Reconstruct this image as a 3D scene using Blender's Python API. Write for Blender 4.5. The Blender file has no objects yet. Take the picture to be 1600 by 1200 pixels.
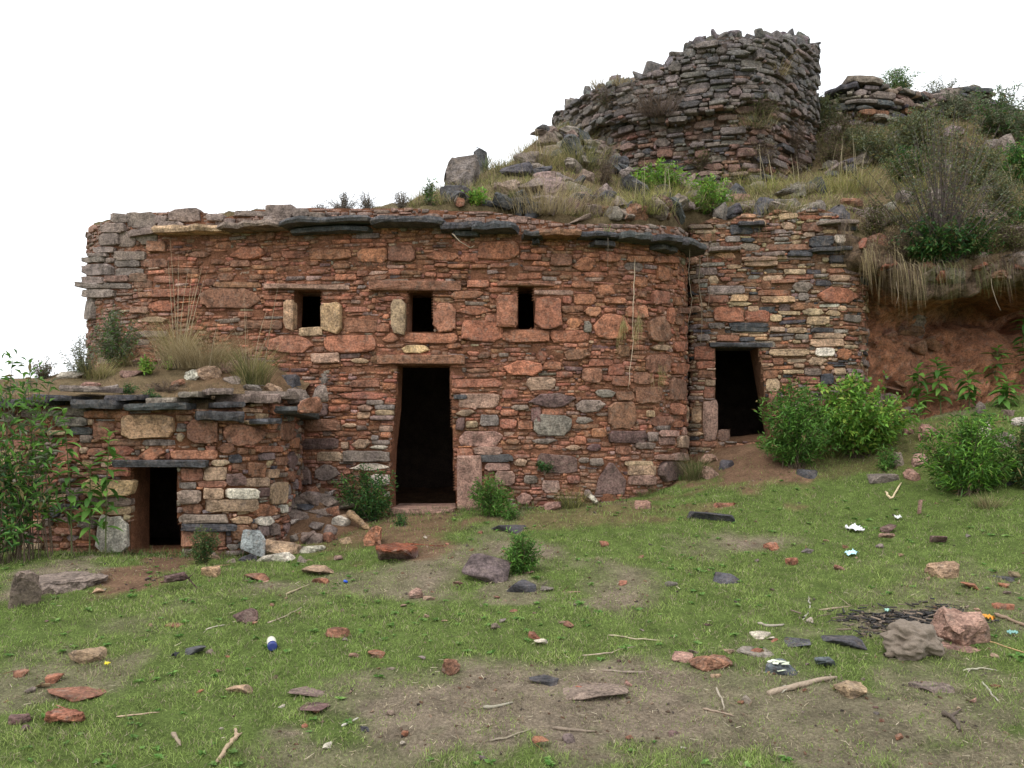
import bpy, bmesh, math, random
import numpy as np
from mathutils import Vector, Matrix

# ------------------------------------------------------------------ camera, sky, light
SC = bpy.context.scene
COL = SC.collection
F = 1256.0            # focal length in photo pixels (1600 wide)
HOR = 660.0           # horizon row in the photo
EYE = 1.6
cam_d = bpy.data.cameras.new('camera')
cam = bpy.data.objects.new('camera', cam_d)
COL.objects.link(cam)
cam.location = (0, 0, EYE)
cam.rotation_euler = (math.radians(90), 0, 0)
cam_d.sensor_fit = 'HORIZONTAL'
cam_d.sensor_width = 36.0
cam_d.lens = 36.0 * F / 1600.0
cam_d.shift_y = (HOR - 600.0) / 1600.0
cam_d.clip_start = 0.05
cam_d.clip_end = 2000.0
SC.camera = cam

SUN_EL, SUN_AZ = math.radians(58), math.radians(215)   # azimuth clockwise from +Y
wd = bpy.data.worlds.new('World')
SC.world = wd
wd.use_nodes = True
wn, wl = wd.node_tree.nodes, wd.node_tree.links
wn.clear()
sky = wn.new('ShaderNodeTexSky')
sky.sky_type = 'NISHITA'
sky.sun_disc = False
sky.sun_elevation = SUN_EL
sky.sun_rotation = SUN_AZ
sky.dust_density = 4.0
hs = wn.new('ShaderNodeHueSaturation')
hs.inputs['Saturation'].default_value = 0.35
cl = wn.new('ShaderNodeMix'); cl.data_type = 'RGBA'        # an even white cloud deck over the sky
cl.inputs[0].default_value = 0.86
cl.inputs[7].default_value = (9.6, 9.9, 10.3, 1)
bg = wn.new('ShaderNodeBackground')
bg.inputs['Strength'].default_value = 0.12
wo = wn.new('ShaderNodeOutputWorld')
wl.new(sky.outputs[0], hs.inputs['Color'])
wl.new(hs.outputs[0], cl.inputs[6])
wl.new(cl.outputs[2], bg.inputs[0])
wl.new(bg.outputs[0], wo.inputs[0])

sd = bpy.data.lights.new('sun', 'SUN')
sd.energy = 1.1
sd.angle = math.radians(25)
sd.color = (1.0, 0.96, 0.9)
so = bpy.data.objects.new('sun', sd)
COL.objects.link(so)
dirv = Vector((math.sin(SUN_AZ) * math.cos(SUN_EL), math.cos(SUN_AZ) * math.cos(SUN_EL), math.sin(SUN_EL)))
so.location = dirv * 30
so.rotation_euler = dirv.to_track_quat('Z', 'Y').to_euler()

vs = SC.view_settings
vs.view_transform = 'Standard'
vs.look = 'None'
vs.exposure = 0.58
vs.gamma = 1.0
vs.use_curve_mapping = False
SC.render.engine = 'CYCLES'

# ------------------------------------------------------------------ numbers
R = random.Random(11)
NR = np.random.default_rng(11)


def P(px, py, Y):
    """Photo pixel at depth Y (metres along the view) as a world point."""
    return Vector(((px - 800) / F * Y, Y, EYE + (HOR - py) / F * Y))


def _hash(ix, iy, seed):
    h = (ix * 374761393 + iy * 668265263 + seed * 974711) & 0x7fffffff
    h = ((h ^ (h >> 13)) * 1274126177) & 0x7fffffff
    return ((h ^ (h >> 16)) & 0xffff) / 65535.0


def vn(x, y, seed=0):
    x = np.asarray(x, dtype=float); y = np.asarray(y, dtype=float)
    ix = np.floor(x).astype(np.int64); iy = np.floor(y).astype(np.int64)
    fx = x - ix; fy = y - iy
    fx = fx * fx * (3 - 2 * fx); fy = fy * fy * (3 - 2 * fy)
    a = _hash(ix, iy, seed); b = _hash(ix + 1, iy, seed)
    c = _hash(ix, iy + 1, seed); d = _hash(ix + 1, iy + 1, seed)
    return (a * (1 - fx) + b * fx) * (1 - fy) + (c * (1 - fx) + d * fx) * fy


def fbm(x, y, seed=0, octv=4):
    t = 0; a = 0.5
    for k in range(octv):
        t = t + a * vn(np.asarray(x) * 2 ** k + 17.3 * k, np.asarray(y) * 2 ** k - 9.1 * k, seed + k)
        a *= 0.5
    return t / (1 - 0.5 ** octv)


# ------------------------------------------------------------------ materials
def nmat(name):
    m = bpy.data.materials.new(name)
    m.use_nodes = True
    n = m.node_tree.nodes
    return m, n, m.node_tree.links, n['Principled BSDF']


def mixc(n, l, f, a, b, mode='MIX'):
    x = n.new('ShaderNodeMix'); x.data_type = 'RGBA'; x.blend_type = mode
    for sock, v in ((x.inputs[0], f), (x.inputs[6], a), (x.inputs[7], b)):
        if hasattr(v, 'is_linked') or hasattr(v, 'links'):
            l.new(v, sock)
        else:
            sock.default_value = v
    return x.outputs[2]


def ramp(n, l, src, pts):
    r = n.new('ShaderNodeValToRGB')
    e = r.color_ramp.elements
    while len(e) < len(pts):
        e.new(0.5)
    for k, (p, c) in enumerate(pts):
        e[k].position = p
        e[k].color = (c, c, c, 1) if not isinstance(c, tuple) else c
    l.new(src, r.inputs[0])
    return r.outputs[0]


def noise(n, l, co, scale, detail=6, rough=0.6, dim='3D'):
    t = n.new('ShaderNodeTexNoise')
    t.inputs['Scale'].default_value = scale
    t.inputs['Detail'].default_value = detail
    t.inputs['Roughness'].default_value = rough
    l.new(co, t.inputs['Vector'])
    return t.outputs['Fac']


def wpos(n):
    return n.new('ShaderNodeNewGeometry').outputs['Position']


def colattr(n):
    a = n.new('ShaderNodeAttribute')
    a.attribute_name = 'Col'
    return a.outputs['Color']


def stone_material(name, lichen=0.35, bump=0.7, streak=True):
    m, n, l, b = nmat(name)
    co = wpos(n)
    c = colattr(n)
    n1 = noise(n, l, co, 9, 5, 0.65)
    c = mixc(n, l, 1.0, c, ramp(n, l, n1, [(0.36, 0.50), (0.5, 1.0), (0.64, 1.45)]), 'MULTIPLY')
    n2 = noise(n, l, co, 48, 4, 0.7)
    c = mixc(n, l, 1.0, c, ramp(n, l, n2, [(0.36, 0.55), (0.5, 1.0), (0.64, 1.42)]), 'MULTIPLY')
    n4 = noise(n, l, co, 14, 5, 0.75)                    # grey lichen and dust
    c = mixc(n, l, ramp(n, l, n4, [(0.52, 0.0), (0.64, lichen)]), c, (0.33, 0.255, 0.20, 1))
    n6 = noise(n, l, co, 4.5, 5, 0.7)                    # dark mineral film
    c = mixc(n, l, ramp(n, l, n6, [(0.55, 0.0), (0.68, 0.55)]), c, (0.045, 0.033, 0.035, 1))
    n5 = noise(n, l, co, 22, 4, 0.7)                     # dark mineral specks
    c = mixc(n, l, ramp(n, l, n5, [(0.57, 0.0), (0.66, 0.5)]), c, (0.06, 0.04, 0.035, 1))
    l.new(c, b.inputs['Base Color'])
    b.inputs['Roughness'].default_value = 0.86
    b.inputs['Specular IOR Level'].default_value = 0.25
    mp = n.new('ShaderNodeMapping'); mp.inputs['Scale'].default_value = (1, 1, 3.2)
    l.new(co, mp.inputs[0])
    nb = noise(n, l, mp.outputs[0], 26, 6, 0.72)
    bp = n.new('ShaderNodeBump')
    bp.inputs['Strength'].default_value = bump
    bp.inputs['Distance'].default_value = 0.03
    l.new(nb, bp.inputs['Height'])
    l.new(bp.outputs[0], b.inputs['Normal'])
    return m


def soil_material(name, bump=0.8):
    m, n, l, b = nmat(name)
    co = wpos(n)
    c = colattr(n)
    n1 = noise(n, l, co, 6, 8, 0.7)
    c = mixc(n, l, 1.0, c, ramp(n, l, n1, [(0.25, 0.5), (0.5, 1.0), (0.75, 1.5)]), 'MULTIPLY')
    n2 = noise(n, l, co, 55, 6, 0.75)
    c = mixc(n, l, 1.0, c, ramp(n, l, n2, [(0.3, 0.5), (0.5, 1.0), (0.7, 1.6)]), 'MULTIPLY')
    l.new(c, b.inputs['Base Color'])
    b.inputs['Roughness'].default_value = 0.95
    b.inputs['Specular IOR Level'].default_value = 0.1
    nb = noise(n, l, co, 40, 9, 0.75)
    bp = n.new('ShaderNodeBump')
    bp.inputs['Strength'].default_value = bump
    bp.inputs['Distance'].default_value = 0.03
    l.new(nb, bp.inputs['Height'])
    l.new(bp.outputs[0], b.inputs['Normal'])
    return m


def leaf_material(name, trans=0.3, rough=0.6):
    m, n, l, b = nmat(name)
    c = colattr(n)
    co = wpos(n)
    n1 = noise(n, l, co, 5, 3, 0.6)
    c = mixc(n, l, 1.0, c, ramp(n, l, n1, [(0.25, 0.65), (0.5, 1.0), (0.75, 1.35)]), 'MULTIPLY')
    l.new(c, b.inputs['Base Color'])
    b.inputs['Roughness'].default_value = rough
    b.inputs['Specular IOR Level'].default_value = 0.25
    t = n.new('ShaderNodeBsdfTranslucent')
    l.new(c, t.inputs[0])
    mx = n.new('ShaderNodeMixShader')
    mx.inputs[0].default_value = trans
    l.new(b.outputs[0], mx.inputs[1])
    l.new(t.outputs[0], mx.inputs[2])
    l.new(mx.outputs[0], n['Material Output'].inputs[0])
    return m


def plain_material(name, rough=0.5, bump=0.0, scale=30):
    m, n, l, b = nmat(name)
    c = colattr(n)
    co = wpos(n)
    n1 = noise(n, l, co, scale, 5, 0.6)
    c = mixc(n, l, 1.0, c, ramp(n, l, n1, [(0.3, 0.75), (0.5, 1.0), (0.7, 1.2)]), 'MULTIPLY')
    l.new(c, b.inputs['Base Color'])
    b.inputs['Roughness'].default_value = rough
    if bump:
        bp = n.new('ShaderNodeBump')
        bp.inputs['Strength'].default_value = bump
        bp.inputs['Distance'].default_value = 0.01
        l.new(n1, bp.inputs['Height'])
        l.new(bp.outputs[0], b.inputs['Normal'])
    return m


M_STONE = stone_material('stone')
M_ROCK = stone_material('loose_rock', 0.5, 0.9)
M_SLATE = stone_material('slate', 0.22, 0.5)
M_MUD = soil_material('mud_mortar', 1.0)
M_SOIL = soil_material('soil', 1.0)
M_LEAF = leaf_material('leaf')
M_GRASS = leaf_material('grass_blade', 0.35, 0.7)
M_WOOD = plain_material('dead_wood', 0.85, 0.8, 60)
M_PLASTIC = plain_material('plastic', 0.35, 0.0, 6)
M_PAPER = plain_material('paper', 0.8, 0.3, 25)


# ------------------------------------------------------------------ object helpers
def new_mesh(name, verts, faces, mat, cols=None, smooth=False):
    """cols: one (r,g,b) for the whole mesh or an (nverts,3) array."""
    me = bpy.data.meshes.new(name)
    me.from_pydata([tuple(v) for v in verts], [], faces)
    finish(me, mat, cols, smooth)
    return me


def fast_mesh(name, verts, tris, mat, cols, smooth=False):
    """verts (n,3) and tris (m,3) numpy arrays."""
    me = bpy.data.meshes.new(name)
    v = np.asarray(verts, dtype=np.float32); t = np.asarray(tris, dtype=np.int32)
    me.vertices.add(len(v)); me.vertices.foreach_set('co', v.ravel())
    me.loops.add(t.size); me.loops.foreach_set('vertex_index', t.ravel())
    me.polygons.add(len(t))
    me.polygons.foreach_set('loop_start', np.arange(len(t), dtype=np.int32) * 3)
    try:
        me.polygons.foreach_set('loop_total', np.full(len(t), 3, dtype=np.int32))
    except Exception:
        pass
    me.update(calc_edges=True)
    finish(me, mat, cols, smooth)
    return me


def finish(me, mat, cols, smooth):
    n = len(me.vertices)
    if cols is None:
        cols = (0.3, 0.3, 0.3)
    c = np.asarray(cols, dtype=np.float32)
    if c.ndim == 1:
        c = np.tile(c, (n, 1))
    a = me.attributes.new('Col', 'FLOAT_COLOR', 'POINT')
    a.data.foreach_set('color', np.concatenate([c, np.ones((n, 1), np.float32)], 1).astype(np.float32).ravel())
    if smooth:
        me.polygons.foreach_set('use_smooth', np.ones(len(me.polygons), dtype=bool))
    me.materials.append(mat)


def obj(name, me, parent=None, loc=None, rot=None):
    o = bpy.data.objects.new(name, me)
    COL.objects.link(o)
    if loc is not None:
        o.location = loc
    if rot is not None:
        o.rotation_euler = rot
    if parent is not None:
        o.parent = parent
    return o


def tag(o, label=None, cat=None, group=None, kind=None):
    if label: o['label'] = label
    if cat: o['category'] = cat
    if group: o['group'] = group
    if kind: o['kind'] = kind
    return o


def thing(name, label, cat, loc=(0, 0, 0), group=None):
    return tag(obj(name, None, None, loc), label, cat, group)


def jit(c, a=0.18, r=R):
    k = 1 + r.uniform(-a, a)
    return tuple(max(0.005, x * k * (1 + r.uniform(-a, a) * 0.35)) for x in c)


# base colours of the stones
PAL = {
    'R': (0.325, 0.138, 0.083),   # red brown face
    'O': (0.385, 0.165, 0.092),   # orange red face
    'B': (0.255, 0.125, 0.077),   # brown
    'P': (0.36, 0.215, 0.165),     # pinkish
    'D': (0.150, 0.090, 0.080),  # dark purple brown
    'T': (0.40, 0.27, 0.175),     # tan
    'Y': (0.52, 0.33, 0.19),     # yellowish tan
    'L': (0.58, 0.51, 0.42),     # pale
    'G': (0.225, 0.185, 0.158),  # grey brown
    'S': (0.072, 0.070, 0.074),  # slate
    'N': (0.235, 0.175, 0.145),  # neutral weathered
}

# ------------------------------------------------------------------ terrain heights
def rbf_fit(pts, vals, kern, reg):
    d = np.sqrt(((pts[:, None] - pts[None]) ** 2).sum(2))
    return np.linalg.solve(kern(d) + reg * np.eye(len(pts)), vals)


G_CTRL = [(205, 862, 7.5), (60, 862, 7.4), (-100, 862, 7.4), (-300, 862, 7.2), (400, 872, 7.6), (500, 830, 8.6), (560, 815, 8.9),
          (660, 803, 8.9), (660, 798, 10.2), (800, 797, 8.9), (930, 785, 8.9), (1050, 757, 9.3), (1090, 742, 9.6), (1160, 688, 10.0),
          (1160, 688, 11.2), (1110, 745, 9.3), (1165, 738, 9.2), (1250, 742, 8.9), (1330, 702, 9.6), (1450, 652, 9.8), (1530, 635, 10.0), (1600, 612, 10.1),
          (1750, 600, 10.2), (1500, 765, 8.2), (1600, 745, 8.0), (1600, 905, 6.0), (1600, 1055, 4.6), (1200, 905, 6.4),
          (1200, 1200, 3.6), (800, 1200, 3.7), (300, 1200, 3.7), (0, 1200, 3.75), (800, 940, 6.0), (300, 940, 6.0),
          (0, 950, 5.8), (205, 860, 8.9), (1600, 1200, 3.5)]
_gp = np.array([[P(*c).x, P(*c).y] for c in G_CTRL]); _gz = np.array([P(*c).z for c in G_CTRL])


def _plane(y):
    return np.clip(0.117 * (y - 3.7), -0.15, 0.8)


_gk = lambda d: np.exp(-(d / 1.5) ** 2)
_gw = rbf_fit(_gp, _gz - _plane(_gp[:, 1]), _gk, 0.05)


def ground_h(x, y):
    x = np.asarray(x, float); y = np.asarray(y, float)
    sh = x.shape
    q = np.stack([x.ravel(), y.ravel()], 1)
    z = _plane(q[:, 1])
    for k in range(0, len(q), 20000):
        d = np.sqrt(((q[k:k + 20000, None] - _gp[None]) ** 2).sum(2))
        z[k:k + 20000] += _gk(d) @ _gw
    near = np.clip(1 - (np.hypot(q[:, 0], q[:, 1] - 6) - 9) / 6, 0, 1)
    z += near * ((fbm(q[:, 0] * 1.3, q[:, 1] * 1.3, 3) - 0.5) * 0.09 + (fbm(q[:, 0] * 6, q[:, 1] * 6, 8, 3) - 0.5) * 0.035)
    return z.reshape(sh)


B_CTRL = [(130, 352, 10.2), (160, 350, 10.1), (300, 340, 9.8), (500, 332, 9.6), (600, 330, 9.5), (640, 326, 9.6), (650, 322, 11), (690, 318, 9.4), (690, 303, 10.0),
          (760, 304, 9.6), (760, 266, 11.4), (810, 248, 11.8), (850, 332, 9.35), (850, 292, 9.95), (850, 216, 12.0), (880, 198, 12.5), (908, 204, 12.5), (935, 238, 12.3), (950, 338, 9.35),
          (950, 303, 10.5), (960, 296, 12.3), (1050, 336, 9.6), (1050, 300, 11), (1100, 294, 12.5), (1130, 335, 10.5), (1200, 318, 10.6),
          (1200, 290, 12.5), (1250, 325, 10.4), (1300, 265, 13), (1340, 330, 10.3), (1330, 290, 11.5), (1400, 405, 9.8), (1400, 330, 10.6),
          (1400, 250, 12.5), (1400, 190, 15), (1400, 150, 17), (1500, 412, 9.6), (1500, 330, 10.4), (1500, 225, 13), (1530, 165, 16),
          (1600, 395, 9.6), (1600, 300, 11), (1600, 230, 13.5), (1600, 185, 15.5), (1272, 196, 14.6), (1300, 172, 15.2), (1350, 158, 15.6), (1280, 172, 17), (1700, 400, 9.6), (1700, 210, 15)]
_bp = [[P(*c).x, P(*c).y, P(*c).z] for c in B_CTRL] + [[-5, 13, 3.9], [-2, 13, 4.0], [-5, 17, 3.6], [0, 15, 4.6], [-1, 20, 4.0], [3, 15, 5.6],
        [3, 19, 5.8], [8, 20, 8.0], [12, 12, 5.6], [12, 20, 7.5], [3, 24, 5]]
_bp = np.array(_bp)
_bk = lambda d: -d
_bm = _bp[:, 2].mean()
_bw = rbf_fit(_bp[:, :2], _bp[:, 2] - _bm, _bk, -0.02)


def bank_h(x, y):
    x = np.asarray(x, float); y = np.asarray(y, float)
    sh = x.shape
    q = np.stack([x.ravel(), y.ravel()], 1)
    d = np.sqrt(((q[:, None] - _bp[None, :, :2]) ** 2).sum(2))
    z = _bk(d) @ _bw + _bm
    z += (fbm(q[:, 0] * 1.6, q[:, 1] * 1.6, 21) - 0.5) * 0.16 + (fbm(q[:, 0] * 6, q[:, 1] * 6, 28, 3) - 0.5) * 0.10
    return z.reshape(sh)


YF = np.array([[-5.4, 10.3], [-5.2, 10.05], [-4.26, 9.7], [-2.96, 9.42], [-1, 9.12], [0.71, 9.07], [1.457, 9.27], [1.89, 9.6], [2.2, 10.2],
               [2.45, 10.25], [3.2, 10.15], [3.8, 10.0], [4.3, 9.85], [4.7, 9.68], [6, 9.6], [12, 9.6]])


def bank_front(x):
    return np.interp(x, YF[:, 0], YF[:, 1])


HUT_CTRL = [(0, 620, 7.65), (100, 622, 7.6), (205, 630, 7.6), (330, 635, 7.7), (400, 632, 7.9), (440, 620, 8.3), (465, 610, 8.9), (0, 595, 8.6), (100, 588, 8.7),
            (200, 566, 9.0), (300, 560, 9.1), (400, 560, 9.05), (300, 600, 8.3), (150, 600, 8.3), (400, 598, 8.5), (-150, 600, 8.4), (-150, 625, 7.8), (60, 600, 9.6), (-100, 610, 9.6)]
_hp = np.array([list(P(*c)) for c in HUT_CTRL])
_hm = _hp[:, 2].mean()
_hw = rbf_fit(_hp[:, :2], _hp[:, 2] - _hm, _bk, -0.02)


def hut_h(x, y):
    x = np.asarray(x, float); y = np.asarray(y, float)
    q = np.stack([x.ravel(), y.ravel()], 1)
    d = np.sqrt(((q[:, None] - _hp[None, :, :2]) ** 2).sum(2))
    z = _bk(d) @ _hw + _hm
    z += (fbm(q[:, 0] * 3, q[:, 1] * 3, 41) - 0.5) * 0.10
    return z.reshape(x.shape)


def hit(px, py, hfun, y0=2.5, y1=22.0):
    """Where the view line through a photo pixel meets a height field."""
    Y = np.arange(y0, y1, 0.01)
    X = (px - 800) / F * Y
    Z = EYE + (HOR - py) / F * Y
    h = hfun(X, Y)
    w = np.nonzero(Z <= h)[0]
    if len(w) == 0:
        k = int(np.argmin(np.abs(Z - h)))
    else:
        k = w[0]
    return Vector((X[k], Y[k], float(h[k])))


def ghit(px, py):
    return hit(px, py, ground_h)


def bhit(px, py):
    y0 = 9.5
    for _ in range(4):
        y0 = float(bank_front((px - 800) / F * y0)) + 0.02
    return hit(px, py, bank_h, y0)


def hhit(px, py):
    return hit(px, py, hut_h, 7.6, 9.6)


# ------------------------------------------------------------------ ground sheet
BARE = [(800, 1120, 230, 62, 1.0), (1260, 1140, 260, 60, 0.8), (1180, 1075, 90, 30, 0.6), (640, 1090, 120, 40, 0.5), (1420, 985, 90, 25, 0.9), (1480, 1090, 110, 40, 0.6),
        (90, 1060, 90, 40, 0.6), (80, 905, 70, 30, 0.9), (800, 925, 90, 16, 0.7), (1530, 1190, 150, 30, 0.8), (560, 1190, 150, 30, 0.6), (1500, 920, 120, 40, 0.35)]
REDS = [(650, 822, 75, 22, 0.9), (1160, 722, 75, 40, 1.0), (262, 878, 50, 22, 1.0), (930, 800, 190, 14, 0.6), (560, 840, 60, 20, 0.6),
        (1350, 725, 160, 18, 0.45), (1450, 690, 160, 30, 0.4)]
_bare = [(ghit(a, b), abs(ghit(a + c, b).x - ghit(a, b).x), abs(ghit(a, b - d).y - ghit(a, min(1200, b + d)).y) / 2 + 0.05, s) for a, b, c, d, s in BARE]
_reds = [(ghit(a, b), abs(ghit(a + c, b).x - ghit(a, b).x), max(0.15, abs(ghit(a, b - d).y - ghit(a, b + d).y) / 2), s) for a, b, c, d, s in REDS]


def spots(x, y, lst):
    t = np.zeros_like(x)
    for c, rx, ry, s in lst:
        e = 0.6 + 2.2 * (1.0 - np.sqrt(((x - c.x) / rx) ** 2 + ((y - c.y) / ry) ** 2) + (fbm(x * 3.5, y * 3.5, 61, 4) - 0.5) * 2.0)
        t = np.maximum(t, np.clip(e, 0, 1) * s)
    return t


def bare_mask(x, y):
    n = fbm(x * 1.1, y * 1.1, 71, 4)
    return np.clip(np.maximum(spots(x, y, _bare), (n - 0.61) * 5), 0, 1)


def axis(lo, hi, step, far):
    a = list(np.arange(lo, hi + 1e-6, step))
    d = step
    while a[-1] < far:
        d *= 1.35; a.append(a[-1] + d)
    d = step
    while a[0] > -far:
        d *= 1.35; a.insert(0, a[0] - d)
    return np.array(a)


def grid_tris(nx, ny):
    i = np.arange(nx - 1)[:, None] * ny + np.arange(ny - 1)[None]
    i = i.ravel()
    return np.concatenate([np.stack([i, i + ny, i + ny + 1], 1), np.stack([i, i + ny + 1, i + 1], 1)])


gx = axis(-8, 9, 0.06, 600); gy = axis(1.5, 11.5, 0.06, 600)
X, Yg = np.meshgrid(gx, gy, indexing='ij')
Z = ground_h(X, Yg)
xf, yf = X.ravel(), Yg.ravel()
bm_, rd_ = bare_mask(xf, yf), spots(xf, yf, _reds)
gcol = np.array([0.105, 0.145, 0.038])[None] * np.ones((len(xf), 1))
gcol = gcol * (1 - bm_[:, None]) + np.array([0.225, 0.180, 0.130]) * bm_[:, None]
gcol = gcol * (1 - rd_[:, None]) + np.array([0.185, 0.112, 0.070]) * rd_[:, None]
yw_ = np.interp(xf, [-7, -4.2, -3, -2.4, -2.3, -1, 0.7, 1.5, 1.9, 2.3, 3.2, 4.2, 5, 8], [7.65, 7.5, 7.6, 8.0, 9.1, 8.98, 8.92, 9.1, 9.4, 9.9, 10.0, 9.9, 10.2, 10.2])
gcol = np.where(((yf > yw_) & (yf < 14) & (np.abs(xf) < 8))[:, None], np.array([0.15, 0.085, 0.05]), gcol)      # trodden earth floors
me = fast_mesh('ground', np.stack([xf, yf, Z.ravel()], 1), grid_tris(len(gx), len(gy)), M_SOIL, gcol, True)
tag(obj('ground', me), kind='structure')

# ------------------------------------------------------------------ soil bank over the buildings
bx = np.arange(-5.35, 11.0, 0.08)
bt = np.linspace(0, 1, 95) ** 1.5
X = bx[:, None] * np.ones((1, len(bt)))
Yb = bank_front(bx)[:, None] + bt[None] * (24 - bank_front(bx)[:, None])
Z = bank_h(X, Yb)
# front lip rolls down behind the wall heads
Xs = np.concatenate([X[:, :1], X[:, :1], X], 1); Ys = np.concatenate([Yb[:, :1] + 0.10, Yb[:, :1] - 0.02, Yb], 1)
Zs = np.concatenate([Z[:, :1] - np.where(bx > 4.1, 0.16, 0.75)[:, None], Z[:, :1] - 0.12, Z], 1)
Zs[:, -1] = -0.5
Xs = np.concatenate([Xs[:1], Xs, Xs[-1:]], 0); Ys = np.concatenate([Ys[:1], Ys, Ys[-1:]], 0)
Zs = np.concatenate([Zs[:1] * 0 - 0.3, Zs, Zs[-1:] * 0 - 0.3], 0)
xf, yf = Xs.ravel(), Ys.ravel()
k = fbm(xf * 1.2, yf * 1.2, 91)[:, None]
bcol = np.array([0.155, 0.100, 0.062]) * (1 - k) + np.array([0.13, 0.115, 0.055]) * k
me = fast_mesh('hillside', np.stack([xf, yf, Zs.ravel()], 1), grid_tris(Xs.shape[0], Xs.shape[1]), M_SOIL, bcol, True)
tag(obj('hillside', me), kind='structure')

# ------------------------------------------------------------------ masonry
def octagon(x0, y0, x1, y1, r, cut=(0.06, 0.28), j=0.05):
    """An irregular eight-cornered outline inside a box (first axis right, second axis up or down)."""
    w, h = x1 - x0, y1 - y0
    cx = [r.uniform(*cut) * w * (0.5 + 0.5 * min(1, abs(h / w) * 1.5)) for _ in range(4)]
    cy = [r.uniform(*cut) * h for _ in range(4)]
    p = [(x0 + cx[0], y0), (x1 - cx[1], y0), (x1, y0 + cy[1]), (x1, y1 - cy[2]), (x1 - cx[2], y1), (x0 + cx[3], y1), (x0, y1 - cy[3]), (x0, y0 + cy[0])]
    return [(a + r.uniform(-j, j) * w * 0.5, b + r.uniform(-j, j) * h) for a, b in p]


def lens(x0, y0, x1, y1, r):
    w, h = x1 - x0, y1 - y0
    m = (y0 + y1) / 2
    a = [r.uniform(0.15, 0.42) * w for _ in range(4)]
    p = [(x0 + a[0], y0), (x1 - a[1], y0), (x1 - a[1] * 0.4, y0 + h * 0.18), (x1, m + r.uniform(-0.2, 0.2) * h), (x1 - a[2], y1), (x0 + a[3], y1),
         (x0 + a[3] * 0.35, y1 - h * 0.2), (x0, m + r.uniform(-0.2, 0.2) * h)]
    return [(u + r.uniform(-0.02, 0.02) * w, v + r.uniform(-0.03, 0.03) * h) for u, v in p]


def ccw(p):
    a = sum(p[i][0] * p[(i + 1) % len(p)][1] - p[(i + 1) % len(p)][0] * p[i][1] for i in range(len(p)))
    return p if a > 0 else p[::-1]


def stone_geo(poly, d, back, r, bev=0.012):
    """poly: (x, z) outline, counter-clockwise, about the origin. Local -y looks out of the wall."""
    n = len(poly)
    sz = min(max(abs(q[0]) for q in poly), max(abs(q[1]) for q in poly))
    k = max(0.6, 1 - bev * r.uniform(0.6, 1.5) / max(sz, 0.004))
    tx, tz = r.uniform(-0.07, 0.07), r.uniform(-0.14, 0.08)
    V = [(x, back, z) for x, z in poly]
    V += [(x, -(d - bev * r.uniform(0.5, 1.4)) - tx * x - tz * z, z) for x, z in poly]
    V += [(x * k + r.uniform(-1, 1) * bev * 0.4, -(d + r.uniform(-0.5, 0.4) * bev) - tx * x - tz * z, z * k + r.uniform(-1, 1) * bev * 0.3) for x, z in poly]
    V.append((r.uniform(-0.2, 0.2) * sz, -(d + r.uniform(-0.2, 0.8) * bev), r.uniform(-0.2, 0.2) * sz))
    T = []
    for g in (0, n):
        for i in range(n):
            j = (i + 1) % n
            T += [(g + i, g + j, g + n + j), (g + i, g + n + j, g + n + i)]
    for i in range(n):
        T.append((2 * n + i, 2 * n + (i + 1) % n, 3 * n))
    return V, T


def inpoly(xs, ys, poly):
    c = np.zeros(np.broadcast(xs, ys).shape, bool)
    n = len(poly)
    for i in range(n):
        x1, y1 = poly[i]; x2, y2 = poly[(i + 1) % n]
        if y1 == y2:
            continue
        t = ((y1 > ys) != (y2 > ys)) & (xs < (x2 - x1) * (ys - y1) / (y2 - y1) + x1)
        c ^= t
    return c


class Wall:
    def __init__(self, plan, sharp=False):
        pts = np.array(plan, float)
        if not sharp:                                    # Catmull-Rom through the plan points
            q = np.vstack([2 * pts[0] - pts[1], pts, 2 * pts[-1] - pts[-2]])
            out = []
            for i in range(1, len(q) - 2):
                for t in np.linspace(0, 1, 40, endpoint=False):
                    a, b, c, d = q[i - 1], q[i], q[i + 1], q[i + 2]
                    out.append(0.5 * (2 * b + (c - a) * t + (2 * a - 5 * b + 4 * c - d) * t * t + (3 * b - a - 3 * c + d) * t ** 3))
            out.append(pts[-1])
            pts = np.array(out)
        seg = np.hypot(*np.diff(pts, axis=0).T)
        s = np.concatenate([[0], np.cumsum(seg)])
        self.L = s[-1]
        self.s = np.arange(0, self.L, 0.01)
        self.x = np.interp(self.s, s, pts[:, 0]); self.y = np.interp(self.s, s, pts[:, 1])
        tx, ty = np.gradient(self.x), np.gradient(self.y)
        k = np.ones(15) / 15
        self.a = np.unwrap(np.arctan2(np.convolve(np.pad(ty, 7, 'edge'), k, 'valid'), np.convolve(np.pad(tx, 7, 'edge'), k, 'valid')))

    def at(self, s):
        return np.interp(s, self.s, self.x), np.interp(s, self.s, self.y), np.interp(s, self.s, self.a)

    def uv(self, px, py):
        f = self.x - (px - 800) / F * self.y
        w = np.nonzero(f[:-1] * f[1:] <= 0)[0]
        i = w[np.argmin(self.y[w])] if len(w) else int(np.argmin(np.abs(f)))
        Y = self.y[i]
        return float(self.s[i]), float(EYE + (HOR - py) / F * Y)

    def world(self, s, z, out=0.0):
        x, y, a = self.at(s)
        return x + np.sin(a) * out, y - np.cos(a) * out, z


def pick(mix, r):
    t = r.random() * sum(w for _, w in mix)
    for c, w in mix:
        t -= w
        if t <= 0:
            return c
    return mix[-1][0]


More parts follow.
